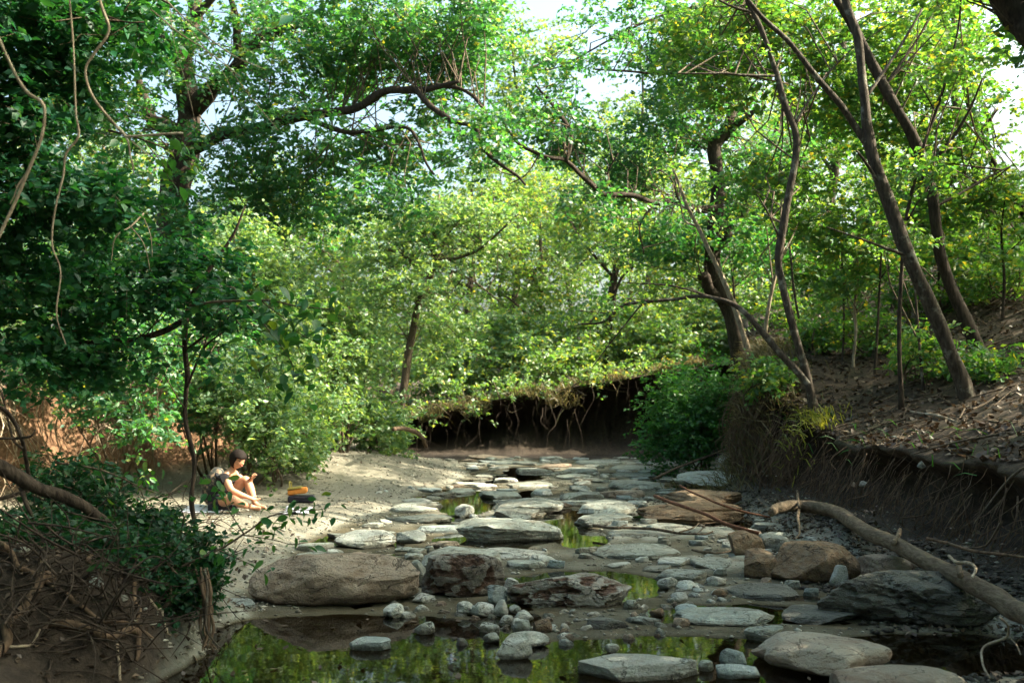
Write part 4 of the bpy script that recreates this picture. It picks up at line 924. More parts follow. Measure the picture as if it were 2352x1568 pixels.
for i, (lab, tx, by, ty, d, cr) in enumerate(BGT):
    r = np.random.default_rng(300 + i)
    hgt = by - ty
    w = r.uniform(22, 32) * 32 / d
    tr = [(tx + r.uniform(-14, 14) * (k > 0), by - hgt * k, d, w * (1 - .75 * k)) for k in (0, .2, .4, .6, .8, 1)]
    lim = []
    for k in range(4):
        f = r.uniform(.25, .75); sgn = 1 if k % 2 else -1
        lim.append([(tx, by - hgt * f, d, w * .5 * (1 - .5 * f)), (tx + sgn * 50, by - hgt * (f + .10), d + r.uniform(-1, 1), w * .3), (tx + sgn * r.uniform(90, 130), by - hgt * (f + r.uniform(.15, .25)), d + r.uniform(-1.5, 1.5), w * .12)])
    tree("woodland_tree", lab, tr, lim, [(x, y, d, rx, ry, 2.6, n) for x, y, rx, ry, n in [(a_, b_, c_, d_, int(n_ * 1.25)) for a_, b_, c_, d_, n_ in cr]], B_TWIG if i % 2 else B_LICH, L_FAR, leaf=.0042 * d, per=70, crad=.018 * d, seed=40 + i, group="woodland trees beyond the creek", sides=7, twig_r=.010)

# --- shrubs
def shrub(name, label, ells, mat, leaf, per, crad, seed, stems=7, group=None, d=None, base=None, aspect=.55, up=.5, flat=.8, cat="shrub"):
    c = P(*ells[0][:3]) if base is None else P(*base)
    zg = float(gz(c[0], c[1])[0]); b = np.array([c[0], c[1], zg])
    t = thing(name, label, cat, b, group)
    r = np.random.default_rng(seed)
    sk = []
    for k in range(stems):
        e = ells[r.integers(len(ells))]
        tip = clump_points((*e[:6], 1), r)[0]
        s0 = b + [r.uniform(-.25, .25), r.uniform(-.2, .2), -.05]
        mid = s0 + (tip - s0) * .5 + r.normal(size=3) * .12
        cc, rr = spline([s0, mid, tip], [.022, .015, .006], 5)
        obj("stem", *tube(cc, rr, 5, .2, k), B_TWIG, t, True)
        sk.append(cc)
    foliage(t, ells, np.concatenate(sk), mat, leaf, per, crad, seed + 9, B_TWIG, .004, flat, up, aspect)
    return t
GS = "sunlit shrubs along the gravel bar"
shrub("shrub", "sunlit shrub directly behind the seated person", [(600, 980, 14, 100, 80, .8, 62), (560, 880, 14.3, 110, 90, .8, 60)], L_SHRUB, .075, 90, .30, 61, base=(600, 1080, 14.6), group=GS)
shrub("shrub", "bright shrub drooping over the gravel right of the person", [(700, 960, 16, 110, 90, .9, 80), (650, 1010, 15, 70, 50, .6, 30)], L_SHRUB, .08, 90, .32, 62, base=(690, 1060, 16.2), group=GS)
shrub("shrub", "pale green shrub at the end of the sunlit row on the gravel", [(830, 960, 20, 95, 60, 1.0, 66), (885, 985, 21, 50, 40, .8, 26)], L_SHRUB, .10, 90, .40, 63, base=(840, 1010, 20.6), group=GS)
shrub("shrub", "tall bright shrub in the middle of the sunlit row", [(760, 850, 18.5, 120, 90, 1.1, 84), (800, 760, 19, 100, 80, 1.0, 50)], L_SHRUB, .09, 90, .38, 64, base=(770, 1020, 18.8), group=GS)
shrub("shrub", "high pale green shrub below the oak trunk", [(560, 600, 16.5, 120, 110, 1.1, 84), (620, 720, 16.5, 120, 90, 1.1, 78)], L_SHRUB, .085, 90, .35, 65, base=(600, 1000, 17), group=GS)
shrub("shrub", "dense shrub between the oak and the tall bright shrub", [(700, 700, 19, 110, 100, 1.1, 66), (660, 840, 17.5, 110, 90, 1.0, 60)], L_SHRUB, .09, 90, .38, 66, base=(700, 1000, 19), group=GS)
shrub("shrub", "dark leafy bush above the red dirt bank at the left", [(330, 800, 13, 130, 80, .9, 50), (250, 720, 13.5, 140, 70, 1.0, 40), (120, 820, 12.5, 110, 60, .8, 28), (220, 930, 12.4, 90, 60, .5, 14), (350, 960, 12.8, 70, 60, .5, 14)], L_OAK, .08, 80, .32, 67, base=(300, 900, 14.2))
shrub("shrub", "dark bush growing against the trunk of the old oak", [(330, 520, 18, 140, 90, 1.4, 50), (200, 600, 17, 150, 100, 1.4, 50), (450, 520, 18, 80, 70, 1.0, 26)], L_OAK, .10, 80, .42, 68, base=(340, 800, 18))
shrub("shrub", "shrub hanging over the dirt bank behind the seated person", [(470, 930, 14.5, 80, 80, .7, 34), (470, 790, 15, 100, 90, .9, 50)], L_OAK, .08, 80, .32, 69, base=(470, 1050, 15.5))
GF = "undergrowth on top of the far cut bank"
fb = [(1010, 860, "at the left end of the cut bank top"), (1090, 850, "second from the left on the cut bank top"), (1170, 845, "left of the middle of the cut bank top"), (1260, 835, "in the middle of the cut bank top"),
      (1340, 820, "left of the dark upright tree's foot"), (1450, 805, "right of the dark upright tree's foot"), (1530, 800, "near the right end of the cut bank top"), (1620, 800, "behind the weeping bush")]
for i, (x, y, w) in enumerate(fb):
    shrub("undergrowth_bush", "sunlit leafy undergrowth bush " + w, [(x, y, 29.5 + (i % 3), 75, 58, 1.3, 46), (x + 20, y - 70, 31, 70, 50, 1.2, 26)], L_FAR, .14, 74, .5, 80 + i, stems=6, base=(x, y + 60, 30), group=GF, cat="bush")
lip = [(975, 940), (1060, 925), (1150, 915), (1235, 900), (1320, 888), (1400, 872), (1480, 856)]
for i, (x, y) in enumerate(lip):
    shrub("undergrowth_bush", "ragged small bush hanging over the cut bank lip, %s from the left" % ("first", "second", "third", "fourth", "fifth", "sixth", "seventh")[i], [(x + (i * 37) % 50 - 25, y - (i * 23) % 26, 27.1, 55, 26, .5, 9), (x + 30, y + 18, 26.6, 40, 14, .3, 3)], L_FAR, .10, 40, .26, 180 + i, stems=6, base=(x, y + 20, 27.0), group=GF, cat="bush")
GR = "low leafy saplings on the right slope"
rs = [(1760, 870, 14.5, 46, 36, "beside the grassy promontory"), (1880, 770, 16, 60, 30, "left of the short crooked sapling"), (2010, 760, 15.5, 70, 40, "right of the short crooked sapling"), (2120, 820, 13.4, 60, 50, "between the thin sapling and the leaning trees"),
      (1930, 700, 18, 80, 40, "on the shaded crest"), (2180, 660, 17, 90, 40, "on the crest behind the leaning trees"), (2300, 640, 16, 80, 40, "at the right edge of the crest"), (2080, 680, 17, 70, 40, "behind the straight thin sapling"), (1800, 720, 19, 70, 50, "behind the wavy slender tree"), (2270, 940, 12.6, 50, 30, "at the foot of the leaning trees")]
for i, (x, y, d, rx, ry, w) in enumerate(rs):
    shrub("slope_shrub", "small leafy shrub " + w, [(x, y, d, rx, ry, .6, 26)], L_BRIGHT, .085, 56, .26, 120 + i, stems=5, group=GR, base=(x, y + 20, d))
# weeping bush hanging over the bank at the right of the bend
t = shrub("weeping_bush", "dark green weeping bush hanging down the bank at the bend", [(1560, 930, 19.6, 75, 60, .5, 66), (1530, 1000, 19.2, 60, 50, .4, 56), (1600, 990, 18.6, 55, 60, .4, 50), (1640, 900, 18.8, 50, 40, .4, 30)], L_WEEP, .085, 70, .34, 151, base=(1600, 900, 20.5), flat=1.6, up=.25, aspect=.5, cat="bush", stems=9)

# ------------------------------------------------------------------ leaves of the near branches: each its own part
def leaf_mesh(name, L, W, curl, mat):
    t = np.array([0, .22, .5, .78, 1.0]); w = np.array([.02, .42, .5, .30, .0]) * W
    V = []
    for a, b in zip(t, w):
        z = -curl * a * a * L
        V += [(-b, a * L, z + b * .28), (0, a * L, z), (b, a * L, z + b * .28)]
    Fx = []
    for i in range(4):
        k = i * 3
        Fx += [(k, k + 1, k + 4, k + 3), (k + 1, k + 2, k + 5, k + 4)]
    me = build_mesh(name, np.array(V), np.array(Fx), True); me.materials.append(mat)
    return me
def single_leaf_mat(name, cols, trans):
    m, nt, out = new_mat(name)
    oi = nd(nt, "ShaderNodeObjectInfo"); geo = nd(nt, "ShaderNodeNewGeometry")
    col = ramp(nt, oi.outputs["Random"], cols)
    n = noise(nt, geo.outputs["Position"], 60, 3)
    col = mixc(nt, ramp(nt, n, [(.45, g3(0)), (.7, g3(.35))]), col, (.02, .05, .015))
    d = nd(nt, "ShaderNodeBsdfPrincipled", {"Base Color": col, "Roughness": .45, "Specular IOR Level": .35})
    t = nd(nt, "ShaderNodeBsdfTranslucent", {"Color": mixc(nt, 1.0, col, trans, 'MULTIPLY')})
    mx = nd(nt, "ShaderNodeMixShader", {0: .4, 1: d.outputs[0], 2: t.outputs[0]})
    nt.links.new(mx.outputs[0], out.inputs[0]); return m
L_NEAR = single_leaf_mat("near_leaf", [(0, (.018, .085, .032)), (.6, (.032, .125, .045)), (.9, (.06, .16, .04)), (1, (.14, .20, .03))], YT)
NEAR = [leaf_mesh("near_leaf", 1, w, c, L_NEAR) for w, c in ((.62, .12), (.5, .25), (.56, .02), (.48, .4))]
def leafy_branch(name, label, paths, n, size, seed, spread=.10, bark=None, cat="branch", tipward=.25, hang=.5):
    r = np.random.default_rng(seed)
    cs = []
    for i, pts in enumerate(paths):
        c, rr = path(pts); cs.append((wob(c, .02, seed + i), rr))
    b = cs[0][0][0]
    t = thing(name, label, cat, b)
    for i, (c, rr) in enumerate(cs):
        obj("stem", *tube(c, rr, 6, .2, seed + i), bark or B_TWIG, t, True)
    lens = np.array([len(c) for c, _ in cs], float); pr = lens / lens.sum()
    for k in range(n):
        c, rr = cs[r.choice(len(cs), p=pr)]
        j = int(np.clip(tipward + (1 - tipward) * r.random() ** .8, 0, 1) * (len(c) - 1))
        o = bpy.data.objects.new("leaf", NEAR[r.integers(4)]); COL.objects.link(o); o.parent = t
        off = r.normal(size=3) * spread * [1, .8, .8]
        p = c[j] + off - b
        s = size * r.uniform(.6, 1.25)
        o.location = p; o.scale = (s, s, s)
        o.rotation_euler = (r.normal(-.3 - hang * .4, .45), r.normal(0, .5), r.uniform(0, 6.283))
    return t
def RG(px, py, lift=0.0, dmax=60):
    r_ = ray(px, py); o = np.array([0, 0, CAM_H])
    s = (2.5 * (dmax / 2.5) ** np.linspace(0, 1, 420)) / r_[1]
    q = o + r_ * s[:, None]
    g = gz(q[:, 0], q[:, 1])
    k = np.argmax(q[:, 2] < g) if np.any(q[:, 2] < g) else len(s) - 1
    v = q[k].copy(); v[2] = g[k] + lift
    return v
def laid(name, label, cat, pts, bark, subs=(), part="stem", lift=.6, seed=1, sides=8, knob=.35, zs=None, group=None):
    """a root, log or stick lying on the ground along view points (px, py, diameter px)"""
    def mk(ps, zz):
        c, rr = [], []
        for i, (a, b, w) in enumerate(ps):
            v = RG(a, b) if zz is None else G(a, b, zz if np.isscalar(zz) else zz[i])
            rad = w * .85 * v[1] / FPX / 2
            v = v.copy()
            if zz is None: v[2] += rad * (lift if 0 < i < len(ps) - 1 else -.6)
            c.append(v); rr.append(rad)
        return spline(c, rr, 6)
    c, rr = mk(pts, zs)
    t = thing(name, label, cat, c[0], group)
    obj(part, *tube(wob(c, rr.mean() * (.3 if 'log' in name else 1.2), seed), rr, sides, knob, seed), bark, t, True)
    for i, (sp, zz) in enumerate(subs):
        c2, r2 = mk(sp, zz)
        obj("side_branch", *tube(wob(c2, r2.mean(), seed + i), r2, 6, .3, seed + i), bark, t, True)
    return t

# --- near shade tree on the left whose leaves fill the left margin
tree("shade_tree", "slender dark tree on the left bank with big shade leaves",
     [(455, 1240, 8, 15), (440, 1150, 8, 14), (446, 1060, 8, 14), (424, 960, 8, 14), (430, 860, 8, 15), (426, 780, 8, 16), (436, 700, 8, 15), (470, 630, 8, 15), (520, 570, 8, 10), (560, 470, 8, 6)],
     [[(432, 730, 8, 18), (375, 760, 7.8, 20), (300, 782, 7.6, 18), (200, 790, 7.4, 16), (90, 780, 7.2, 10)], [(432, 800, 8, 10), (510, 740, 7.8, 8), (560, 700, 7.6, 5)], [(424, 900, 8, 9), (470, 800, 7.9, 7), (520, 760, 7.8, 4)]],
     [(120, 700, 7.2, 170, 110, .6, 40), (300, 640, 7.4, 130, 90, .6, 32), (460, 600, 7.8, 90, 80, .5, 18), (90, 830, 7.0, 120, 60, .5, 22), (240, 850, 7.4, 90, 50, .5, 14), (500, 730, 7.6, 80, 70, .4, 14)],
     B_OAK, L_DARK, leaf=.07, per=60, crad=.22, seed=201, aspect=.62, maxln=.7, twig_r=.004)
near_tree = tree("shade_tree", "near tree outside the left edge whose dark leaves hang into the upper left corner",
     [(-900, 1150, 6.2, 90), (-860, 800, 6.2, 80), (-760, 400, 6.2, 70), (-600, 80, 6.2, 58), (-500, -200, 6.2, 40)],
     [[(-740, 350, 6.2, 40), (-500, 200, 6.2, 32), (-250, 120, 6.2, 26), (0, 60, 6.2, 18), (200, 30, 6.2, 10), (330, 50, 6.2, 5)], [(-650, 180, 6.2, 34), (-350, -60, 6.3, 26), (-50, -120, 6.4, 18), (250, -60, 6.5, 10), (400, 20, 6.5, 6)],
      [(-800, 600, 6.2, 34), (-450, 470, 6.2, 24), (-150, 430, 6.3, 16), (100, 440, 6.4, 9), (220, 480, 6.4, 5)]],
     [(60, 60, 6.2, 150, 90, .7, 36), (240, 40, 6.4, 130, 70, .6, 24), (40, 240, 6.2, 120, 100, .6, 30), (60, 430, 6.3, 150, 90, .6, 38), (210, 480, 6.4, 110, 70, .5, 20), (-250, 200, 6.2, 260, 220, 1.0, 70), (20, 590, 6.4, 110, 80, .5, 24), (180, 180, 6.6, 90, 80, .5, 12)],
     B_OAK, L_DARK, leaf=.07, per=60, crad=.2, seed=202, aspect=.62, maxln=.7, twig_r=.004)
leafy_branch("leafy_branch", "overhanging branch of broad teal green leaves before the sunlit shrubs",
     [[(436, 700, 7.2, 9), (520, 690, 7.0, 8), (600, 690, 6.8, 6), (680, 700, 6.7, 5), (760, 705, 6.6, 3)], [(560, 692, 6.9, 5), (620, 760, 6.8, 4), (660, 820, 6.7, 3), (680, 880, 6.7, 2)], [(600, 690, 6.8, 4), (660, 740, 6.7, 3), (730, 790, 6.7, 2)]], 150, .10, 211, .11)
leafy_branch("leafy_branch", "drooping branch of broad leaves in front of the oak trunk at upper left",
     [[(250, 300, 6.8, 8), (330, 320, 6.6, 6), (400, 350, 6.5, 4), (440, 380, 6.5, 2)], [(330, 320, 6.6, 4), (380, 390, 6.5, 3), (400, 420, 6.5, 2)]], 60, .09, 212, .09)
leafy_branch("leafy_branch", "low sprig of dark and lime leaves reaching right in front of the seated person",
     [[(330, 1345, 5.8, 10), (420, 1300, 5.8, 9), (500, 1262, 5.8, 7), (560, 1225, 5.75, 6), (620, 1190, 5.7, 5), (690, 1168, 5.7, 4), (745, 1162, 5.7, 2)], [(560, 1225, 5.75, 5), (530, 1180, 5.75, 4), (500, 1130, 5.7, 3), (480, 1105, 5.7, 2)], [(560, 1228, 5.75, 4), (640, 1240, 5.7, 3), (700, 1248, 5.7, 2)], [(500, 1262, 5.8, 4), (560, 1290, 5.7, 3), (600, 1320, 5.7, 2)]],
     120, .062, 213, .055)
leafy_branch("leafy_branch", "twiggy dark branch hanging over the gravel left of the person",
     [[(120, 1060, 6.2, 8), (230, 1080, 6.2, 7), (320, 1120, 6.2, 5), (400, 1150, 6.2, 3)], [(230, 1080, 6.2, 5), (260, 1150, 6.2, 4), (280, 1220, 6.2, 3)], [(320, 1120, 6.2, 4), (350, 1180, 6.2, 3), (400, 1210, 6.2, 2)]], 170, .055, 214, .10)
# dark bush on the mud mound
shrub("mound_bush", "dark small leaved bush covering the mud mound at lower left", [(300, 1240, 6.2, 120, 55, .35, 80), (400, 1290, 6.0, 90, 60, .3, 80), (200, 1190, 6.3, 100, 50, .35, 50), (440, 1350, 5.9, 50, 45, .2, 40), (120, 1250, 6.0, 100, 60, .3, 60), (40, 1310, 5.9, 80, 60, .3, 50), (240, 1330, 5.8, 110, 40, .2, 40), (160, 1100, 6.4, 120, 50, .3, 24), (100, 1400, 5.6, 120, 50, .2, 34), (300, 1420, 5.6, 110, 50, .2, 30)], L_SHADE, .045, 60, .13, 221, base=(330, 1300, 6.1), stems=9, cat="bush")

# --- trunks and dead wood at the left margin
def hung(name, label, cat, pts, bark, subs=(), part="stem", seed=1, sides=8, knob=.35, group=None, sub="side_branch", amp=.8):
    if 'vine' in name: pts = [(a, b, d, w * .75) for a, b, d, w in pts]
    c, rr = path(pts); t = thing(name, label, cat, c[0], group)
    obj(part, *tube(wob(c, rr.mean() * amp, seed), rr, sides, knob, seed), bark, t, True)
    for i, sp in enumerate(subs):
        c2, r2 = path(sp); obj(sub, *tube(wob(c2, r2.mean(), seed + i), r2, 6, .3, seed + i), bark, t, True)
    return t
hung("fallen_tree", "thick dark trunk slanting down from the left edge into the mound bush", "tree",
     [(-260, 960, 5.4, 60), (-100, 1030, 5.5, 56), (0, 1072, 5.6, 52), (70, 1115, 5.7, 40), (140, 1146, 5.8, 38), (200, 1172, 5.9, 34), (260, 1210, 6.0, 36), (310, 1262, 6.1, 30)], B_OAK,
     [[(48, 1120, 5.7, 16), (62, 1160, 5.6, 13), (80, 1200, 5.6, 9), (84, 1260, 5.6, 7)], [(-20, 1150, 5.6, 14), (30, 1138, 5.65, 12), (70, 1122, 5.7, 10)]], "trunk", 231, 10)
hung("dead_branch", "crooked dark dead branch rising at the left edge before the red bank", "branch",
     [(70, 1120, 5.8, 12), (60, 1060, 5.7, 12), (50, 1005, 5.6, 12), (36, 970, 5.6, 13), (10, 940, 5.5, 13), (-40, 910, 5.4, 14)], B_OAK, [[(-60, 1010, 5.5, 9), (0, 1007, 5.55, 9), (45, 1006, 5.6, 9), (72, 1000, 5.5, 7), (82, 985, 5.5, 4)], [(52, 1030, 5.6, 8), (30, 1010, 5.6, 7), (16, 960, 5.6, 6), (4, 900, 5.6, 5)]], "stem", 232)
hung("hanging_vine", "brownish kinked vine hanging along the left edge", "vine", [(-60, -60, 4.2, 12), (-10, 70, 4.2, 12), (30, 160, 4.2, 13), (60, 210, 4.2, 13), (100, 243, 4.2, 14), (96, 310, 4.2, 13), (70, 380, 4.2, 14), (40, 450, 4.2, 13), (0, 535, 4.2, 14), (-50, 640, 4.2, 14), (-70, 800, 4.2, 14)], B_PALE, [[(60, 400, 4.2, 7), (40, 430, 4.2, 6), (22, 470, 4.2, 4)]], "stem", 233, amp=.5)
hung("hanging_vine", "thin buff vine hanging beside the kinked vine", "vine", [(150, -80, 4.6, 7), (165, 60, 4.6, 8), (171, 170, 4.6, 8), (174, 260, 4.6, 9), (180, 312, 4.6, 10), (152, 352, 4.6, 10), (146, 400, 4.6, 9), (128, 475, 4.6, 8), (120, 560, 4.6, 7), (140, 625, 4.6, 6), (130, 720, 4.6, 6), (150, 790, 4.6, 4)], B_PALE, (), "stem", 234, amp=.5)
hung("hanging_vine", "grey vine with a sideways fork in front of the oak", "vine", [(200, -90, 4.8, 11), (235, 20, 4.8, 12), (250, 72, 4.8, 12), (215, 125, 4.8, 12), (196, 165, 4.8, 11), (215, 225, 4.8, 11), (262, 285, 4.8, 11), (292, 318, 4.8, 11), (300, 360, 4.8, 8), (306, 400, 4.8, 5)], B_PALE, [[(288, 314, 4.8, 8), (350, 310, 4.8, 8), (420, 306, 4.8, 7)], [(345, 20, 4.9, 4), (410, 75, 4.9, 4), (480, 120, 4.9, 4), (550, 175, 4.9, 3)], [(300, 322, 4.8, 4), (350, 360, 4.8, 3), (400, 345, 4.8, 2)]], "stem", 235, amp=.5)
hung("dead_twig", "bundle of fine dead twigs slanting down at the top left", "twig", [(330, -60, 5, 6), (400, 20, 5, 5), (470, 80, 5, 5), (540, 130, 5, 4), (610, 160, 5, 2)], B_PALE,
     [[(400, 20, 5, 3), (470, 110, 5, 3), (520, 180, 5, 2), (545, 250, 5, 1.5)], [(430, 45, 5, 3), (520, 90, 5, 2), (580, 120, 5, 1.5)], [(470, 80, 5, 3), (520, 150, 5, 2), (590, 240, 5, 2), (640, 300, 5, 1.5)], [(390, 10, 5, 3), (400, 100, 5, 2), (430, 200, 5, 2), (450, 290, 5, 1.5)], [(420, 150, 5, 2), (480, 200, 5, 2), (500, 300, 5, 1.5)]], "stem", 236, 5)
hung("dead_twig", "brown fork of dead twigs before the dark left bush", "twig", [(330, 490, 6.4, 6), (300, 520, 6.3, 6), (265, 545, 6.2, 5), (255, 600, 6.2, 3)], B_PALE, [[(300, 520, 6.3, 4), (330, 560, 6.2, 3), (345, 620, 6.2, 2)], [(328, 495, 6.3, 4), (345, 540, 6.2, 3), (350, 590, 6.2, 2)]], "stem", 237, 5)

# --- roots of the lower left
RT = "bare roots snaking over the lower left corner"
laid("root", "long thin dark root running diagonally over the mud at lower left", "root", [(-40, 1240, 16), (0, 1270, 15), (24, 1292, 15), (45, 1313, 14), (74, 1337, 14), (107, 1355, 13), (157, 1389, 13), (190, 1416, 12), (235, 1445, 11), (298, 1458, 9), (340, 1452, 6)], B_ROOT, (), "root_body", 1.4, 241)
laid("root", "thick pale root crossing the lower left corner steeply", "root", [(118, 1335, 26), (99, 1352, 28), (67, 1402, 28), (34, 1449, 27), (0, 1490, 27), (-40, 1530, 28)], B_ROOT, (), "root_body", 1.2, 242)
laid("root", "dark arched root bending down over the pebbles at lower left", "root", [(110, 1440, 24), (128, 1451, 24), (179, 1469, 24), (246, 1485, 23), (298, 1478, 20), (314, 1500, 15), (304, 1525, 10)], B_ROOT, (), "root_body", 1.6, 243)
laid("root", "wavy brown root in the middle of the mud mound", "root", [(307, 1350, 11), (309, 1391, 11), (320, 1424, 10), (311, 1447, 10), (325, 1463, 9), (352, 1467, 7)], B_ROOT, (), "root_body", 1.0, 244)
laid("root", "pale hooked root on the right of the mud mound", "root", [(338, 1378, 8), (348, 1388, 9), (363, 1402, 9), (374, 1429, 8), (381, 1458, 5)], B_PALE, (), "root_body", 1.0, 245)
laid("root", "small zigzag root under the mound bush", "root", [(213, 1277, 8), (199, 1297, 9), (215, 1313, 9), (237, 1326, 8), (246, 1342, 6)], B_ROOT, (), "root_body", 1.0, 246)
laid("root", "thin pale root at the left edge near the bottom", "root", [(-20, 1500, 8), (0, 1498, 8), (45, 1494, 8), (74, 1483, 7), (92, 1467, 5)], B_PALE, (), "root_body", 1.2, 247)
laid("root", "short pale upright root at the bottom edge left", "root", [(268, 1506, 7), (272, 1530, 7), (276, 1566, 7)], B_PALE, (), "root_body", 1.5, 248)
rc = thing("root_cluster", "gnarled grey root cluster hanging at the right end of the mud mound", "roots", RG(472, 1470))
rr_ = np.random.default_rng(5)
for k in range(11):
    x0 = 452 + rr_.uniform(0, 34); dd = 5.62 + rr_.uniform(-.05, .12)
    c, r2 = path([(x0 - 6, 1305 + rr_.uniform(-10, 20), dd + .05, 6), (x0 + rr_.uniform(-6, 8), 1350, dd, rr_.uniform(7, 13)), (x0 + rr_.uniform(-8, 12), 1400, dd - .03, rr_.uniform(8, 13)), (x0 + rr_.uniform(-4, 20), 1450, dd - .05, rr_.uniform(6, 10)), (x0 + rr_.uniform(0, 30), 1490, dd - .08, 4)])
    obj("strand", *tube(wob(c, .02, 80 + k), r2, 7, .4, k), B_ROOT if k % 3 else B_LICH, rc, True)

tg = Acc(); rt = np.random.default_rng(58)
for k in range(520):
    px, py = rt.uniform(-30, 500), rt.uniform(1150, 1560)
    if px > 330 and py > 1460: continue
    b_ = RG(px, py); b_[2] += rt.uniform(-.02, .22)
    ln = rt.uniform(.10, .5); u_ = rt.normal(size=3) * [1, .8, .6]; u_ /= np.linalg.norm(u_)
    m_ = b_ + u_ * ln * .5 + rt.normal(size=3) * .05; e_ = m_ + (u_ + rt.normal(size=3) * .5) * ln * .5
    rr0 = rt.uniform(.002, .007)
    c, r2 = spline([b_, m_, e_], [rr0, rr0 * .8, rr0 * .3], 4); tg.add(*tube(c, r2, 4, cap=False))
tag(tg.obj("twig_tangle", B_OAK, None, True, "stuff"), "dark tangle of thin twigs and rootlets over the mud mound", "twigs")
# --- fallen log and sticks on the right
laid("fallen_log", "long curved fallen log lying along the foot of the right bank", "log",
     [(1772, 1176, 20), (1790, 1166, 30), (1850, 1162, 33), (1925, 1178, 36), (1965, 1204, 37), (2030, 1238, 39), (2110, 1278, 42), (2200, 1322, 47), (2290, 1372, 53), (2352, 1408, 57), (2460, 1470, 66)], B_LOG,
     [([(1838, 1160, 10), (1832, 1190, 9), (1836, 1215, 7), (1828, 1240, 4)], .26), ([(1836, 1165, 8), (1832, 1145, 8), (1830, 1128, 5)], .34), ([(2052, 1248, 16), (2062, 1226, 13), (2068, 1212, 10)], .36), ([(2205, 1322, 18), (2200, 1298, 13), (2192, 1284, 9)], .38)], "log_body", seed=251, sides=16, knob=.24, zs=.30)
laid("stick", "straight reddish brown stick leaning over the ochre boulder", "stick", [(1503, 1139, 8), (1560, 1160, 9), (1620, 1182, 9), (1700, 1214, 10), (1740, 1226, 9)], B_RED, (), "stick_body", seed=252, zs=[.42, .38, .32, .22, .18], knob=.15)
laid("stick", "thinner reddish stick behind the straight one on the ochre ledge", "stick", [(1562, 1115, 5), (1600, 1135, 6), (1650, 1155, 6), (1712, 1174, 6), (1770, 1185, 5)], B_RED, (), "stick_body", seed=253, zs=[.45, .42, .38, .3, .25], knob=.15)
laid("driftwood", "grey driftwood branch with twigs lying across the pale slabs", "driftwood", [(1362, 1206, 7), (1410, 1212, 8), (1470, 1212, 8), (1540, 1220, 7), (1600, 1226, 6), (1640, 1222, 4)], B_TWIG, [([(1560, 1222, 5), (1590, 1212, 4), (1606, 1200, 3)], .10), ([(1600, 1226, 4), (1615, 1212, 3), (1620, 1202, 2)], .10), ([(1420, 1212, 4), (1440, 1204, 3)], .10)], "stem", seed=254, zs=.09)
laid("driftwood", "dark broken branch on the rocks beside the rusty boulder", "driftwood", [(1590, 1262, 6), (1615, 1268, 7), (1650, 1268, 6), (1680, 1262, 4)], B_TWIG, (), "stem", seed=255, zs=.10)
laid("driftwood", "bent pale root sticking out at the end of the gravel bar", "driftwood", [(905, 985, 12), (930, 984, 13), (955, 992, 13), (972, 1006, 12), (980, 1026, 9)], B_ROOT, (), "stem", seed=256, zs=[.95, .9, .8, .65, .45])
laid("driftwood", "long thin pole lying on the sandy hump below the weeping bush", "driftwood", [(1500, 1100, 6), (1560, 1072, 7), (1620, 1048, 7), (1665, 1030, 6), (1690, 990, 4)], B_TWIG, (), "stem", seed=257, zs=[.1, .25, .42, .55, .85])
laid("root", "pale looping root below the fallen log near the bottom right", "root", [(2297, 1418, 7), (2315, 1436, 7), (2312, 1461, 7), (2261, 1483, 6), (2254, 1515, 6), (2272, 1558, 5)], B_PALE, [([(2312, 1455, 5), (2335, 1480, 5), (2345, 1500, 4)], .12)], "root_body", seed=258, zs=[.3, .25, .18, .12, .1, .08])
laid("root", "pale hooked root behind the fallen log", "root", [(2180, 1276, 8), (2196, 1290, 9), (2220, 1293, 9), (2238, 1302, 9), (2230, 1322, 6)], B_PALE, (), "root_body", seed=259, zs=.45)
laid("root", "long thin root stretching right behind the fallen log", "root", [(2130, 1236, 8), (2180, 1248, 8), (2230, 1264, 8), (2300, 1274, 7), (2380, 1282, 6)], B_ROOT, (), "root_body", seed=260, zs=.5)
laid("stick", "weathered stick lying on the shaded slope left of the leaning trees", "stick", [(2060, 942, 6), (2100, 950, 7), (2150, 958, 8), (2200, 972, 6)], B_PALE, (), "stick_body", seed=261)

# ------------------------------------------------------------------ fine roots hanging out of the cut banks
def hanging(name, label, n, face, bark, seed, rad=(.003, .010), length=(.3, 1.1)):
    r = np.random.default_rng(seed); acc = Acc()
    for k in range(n):
        top, out = face(r)
        ln = r.uniform(*length)
        p = [top]
        for s in (.3, .6, 1.0):
            p.append(top + np.array([0, 0, -ln * s]) + np.asarray(out) * (.16 * np.sin(s * 2.2)) + r.normal(size=3) * [.16, .16, .06] * s)
        rr = rad[0] * (rad[1] / rad[0]) ** (r.random() ** 2.5)
        c, rd = spline(p, [rr, rr * .9, rr * .7, rr * .35], 3)
        acc.add(*tube(c, rd, 3, cap=False))
    return tag(acc.obj(name, bark, None, True, "stuff"), label, "roots")
def face_r(y0, y1, dz=.0):
    def f(r):
        y = r.uniform(y0, y1); x = float(curve(y, XR)) + .30 * float(n2(0., y, 1.1, 41)) + r.uniform(.1, .45)
        return np.array([x, y, float(gz(x + .1, y)[0]) - r.uniform(0, .5)]), (-1, 0, 0)
    return f
def face_f(r):
    x = r.uniform(-2.8, 5.6); y = 25.9 + r.uniform(.1, .7)
    return np.array([x, y, float(gz(x, y + .4)[0]) - r.uniform(0, .3)]), (0, -1, 0)
def face_l(r):
    y = r.uniform(9, 17); x = float(curve(y, XL)) - .35 * float(n2(0., y, 1.4, 61)) - r.uniform(.0, .6)
    return np.array([x + .25, y, float(gz(x - .3, y)[0]) + .02]), (1.6, -.4, 0)
hanging("hanging_roots", "brown curtain of fine roots hanging from the promontory on the right bank", 420, face_r(13.2, 16.6), B_ROOT, 271, (.004, .013), (.5, 1.6))
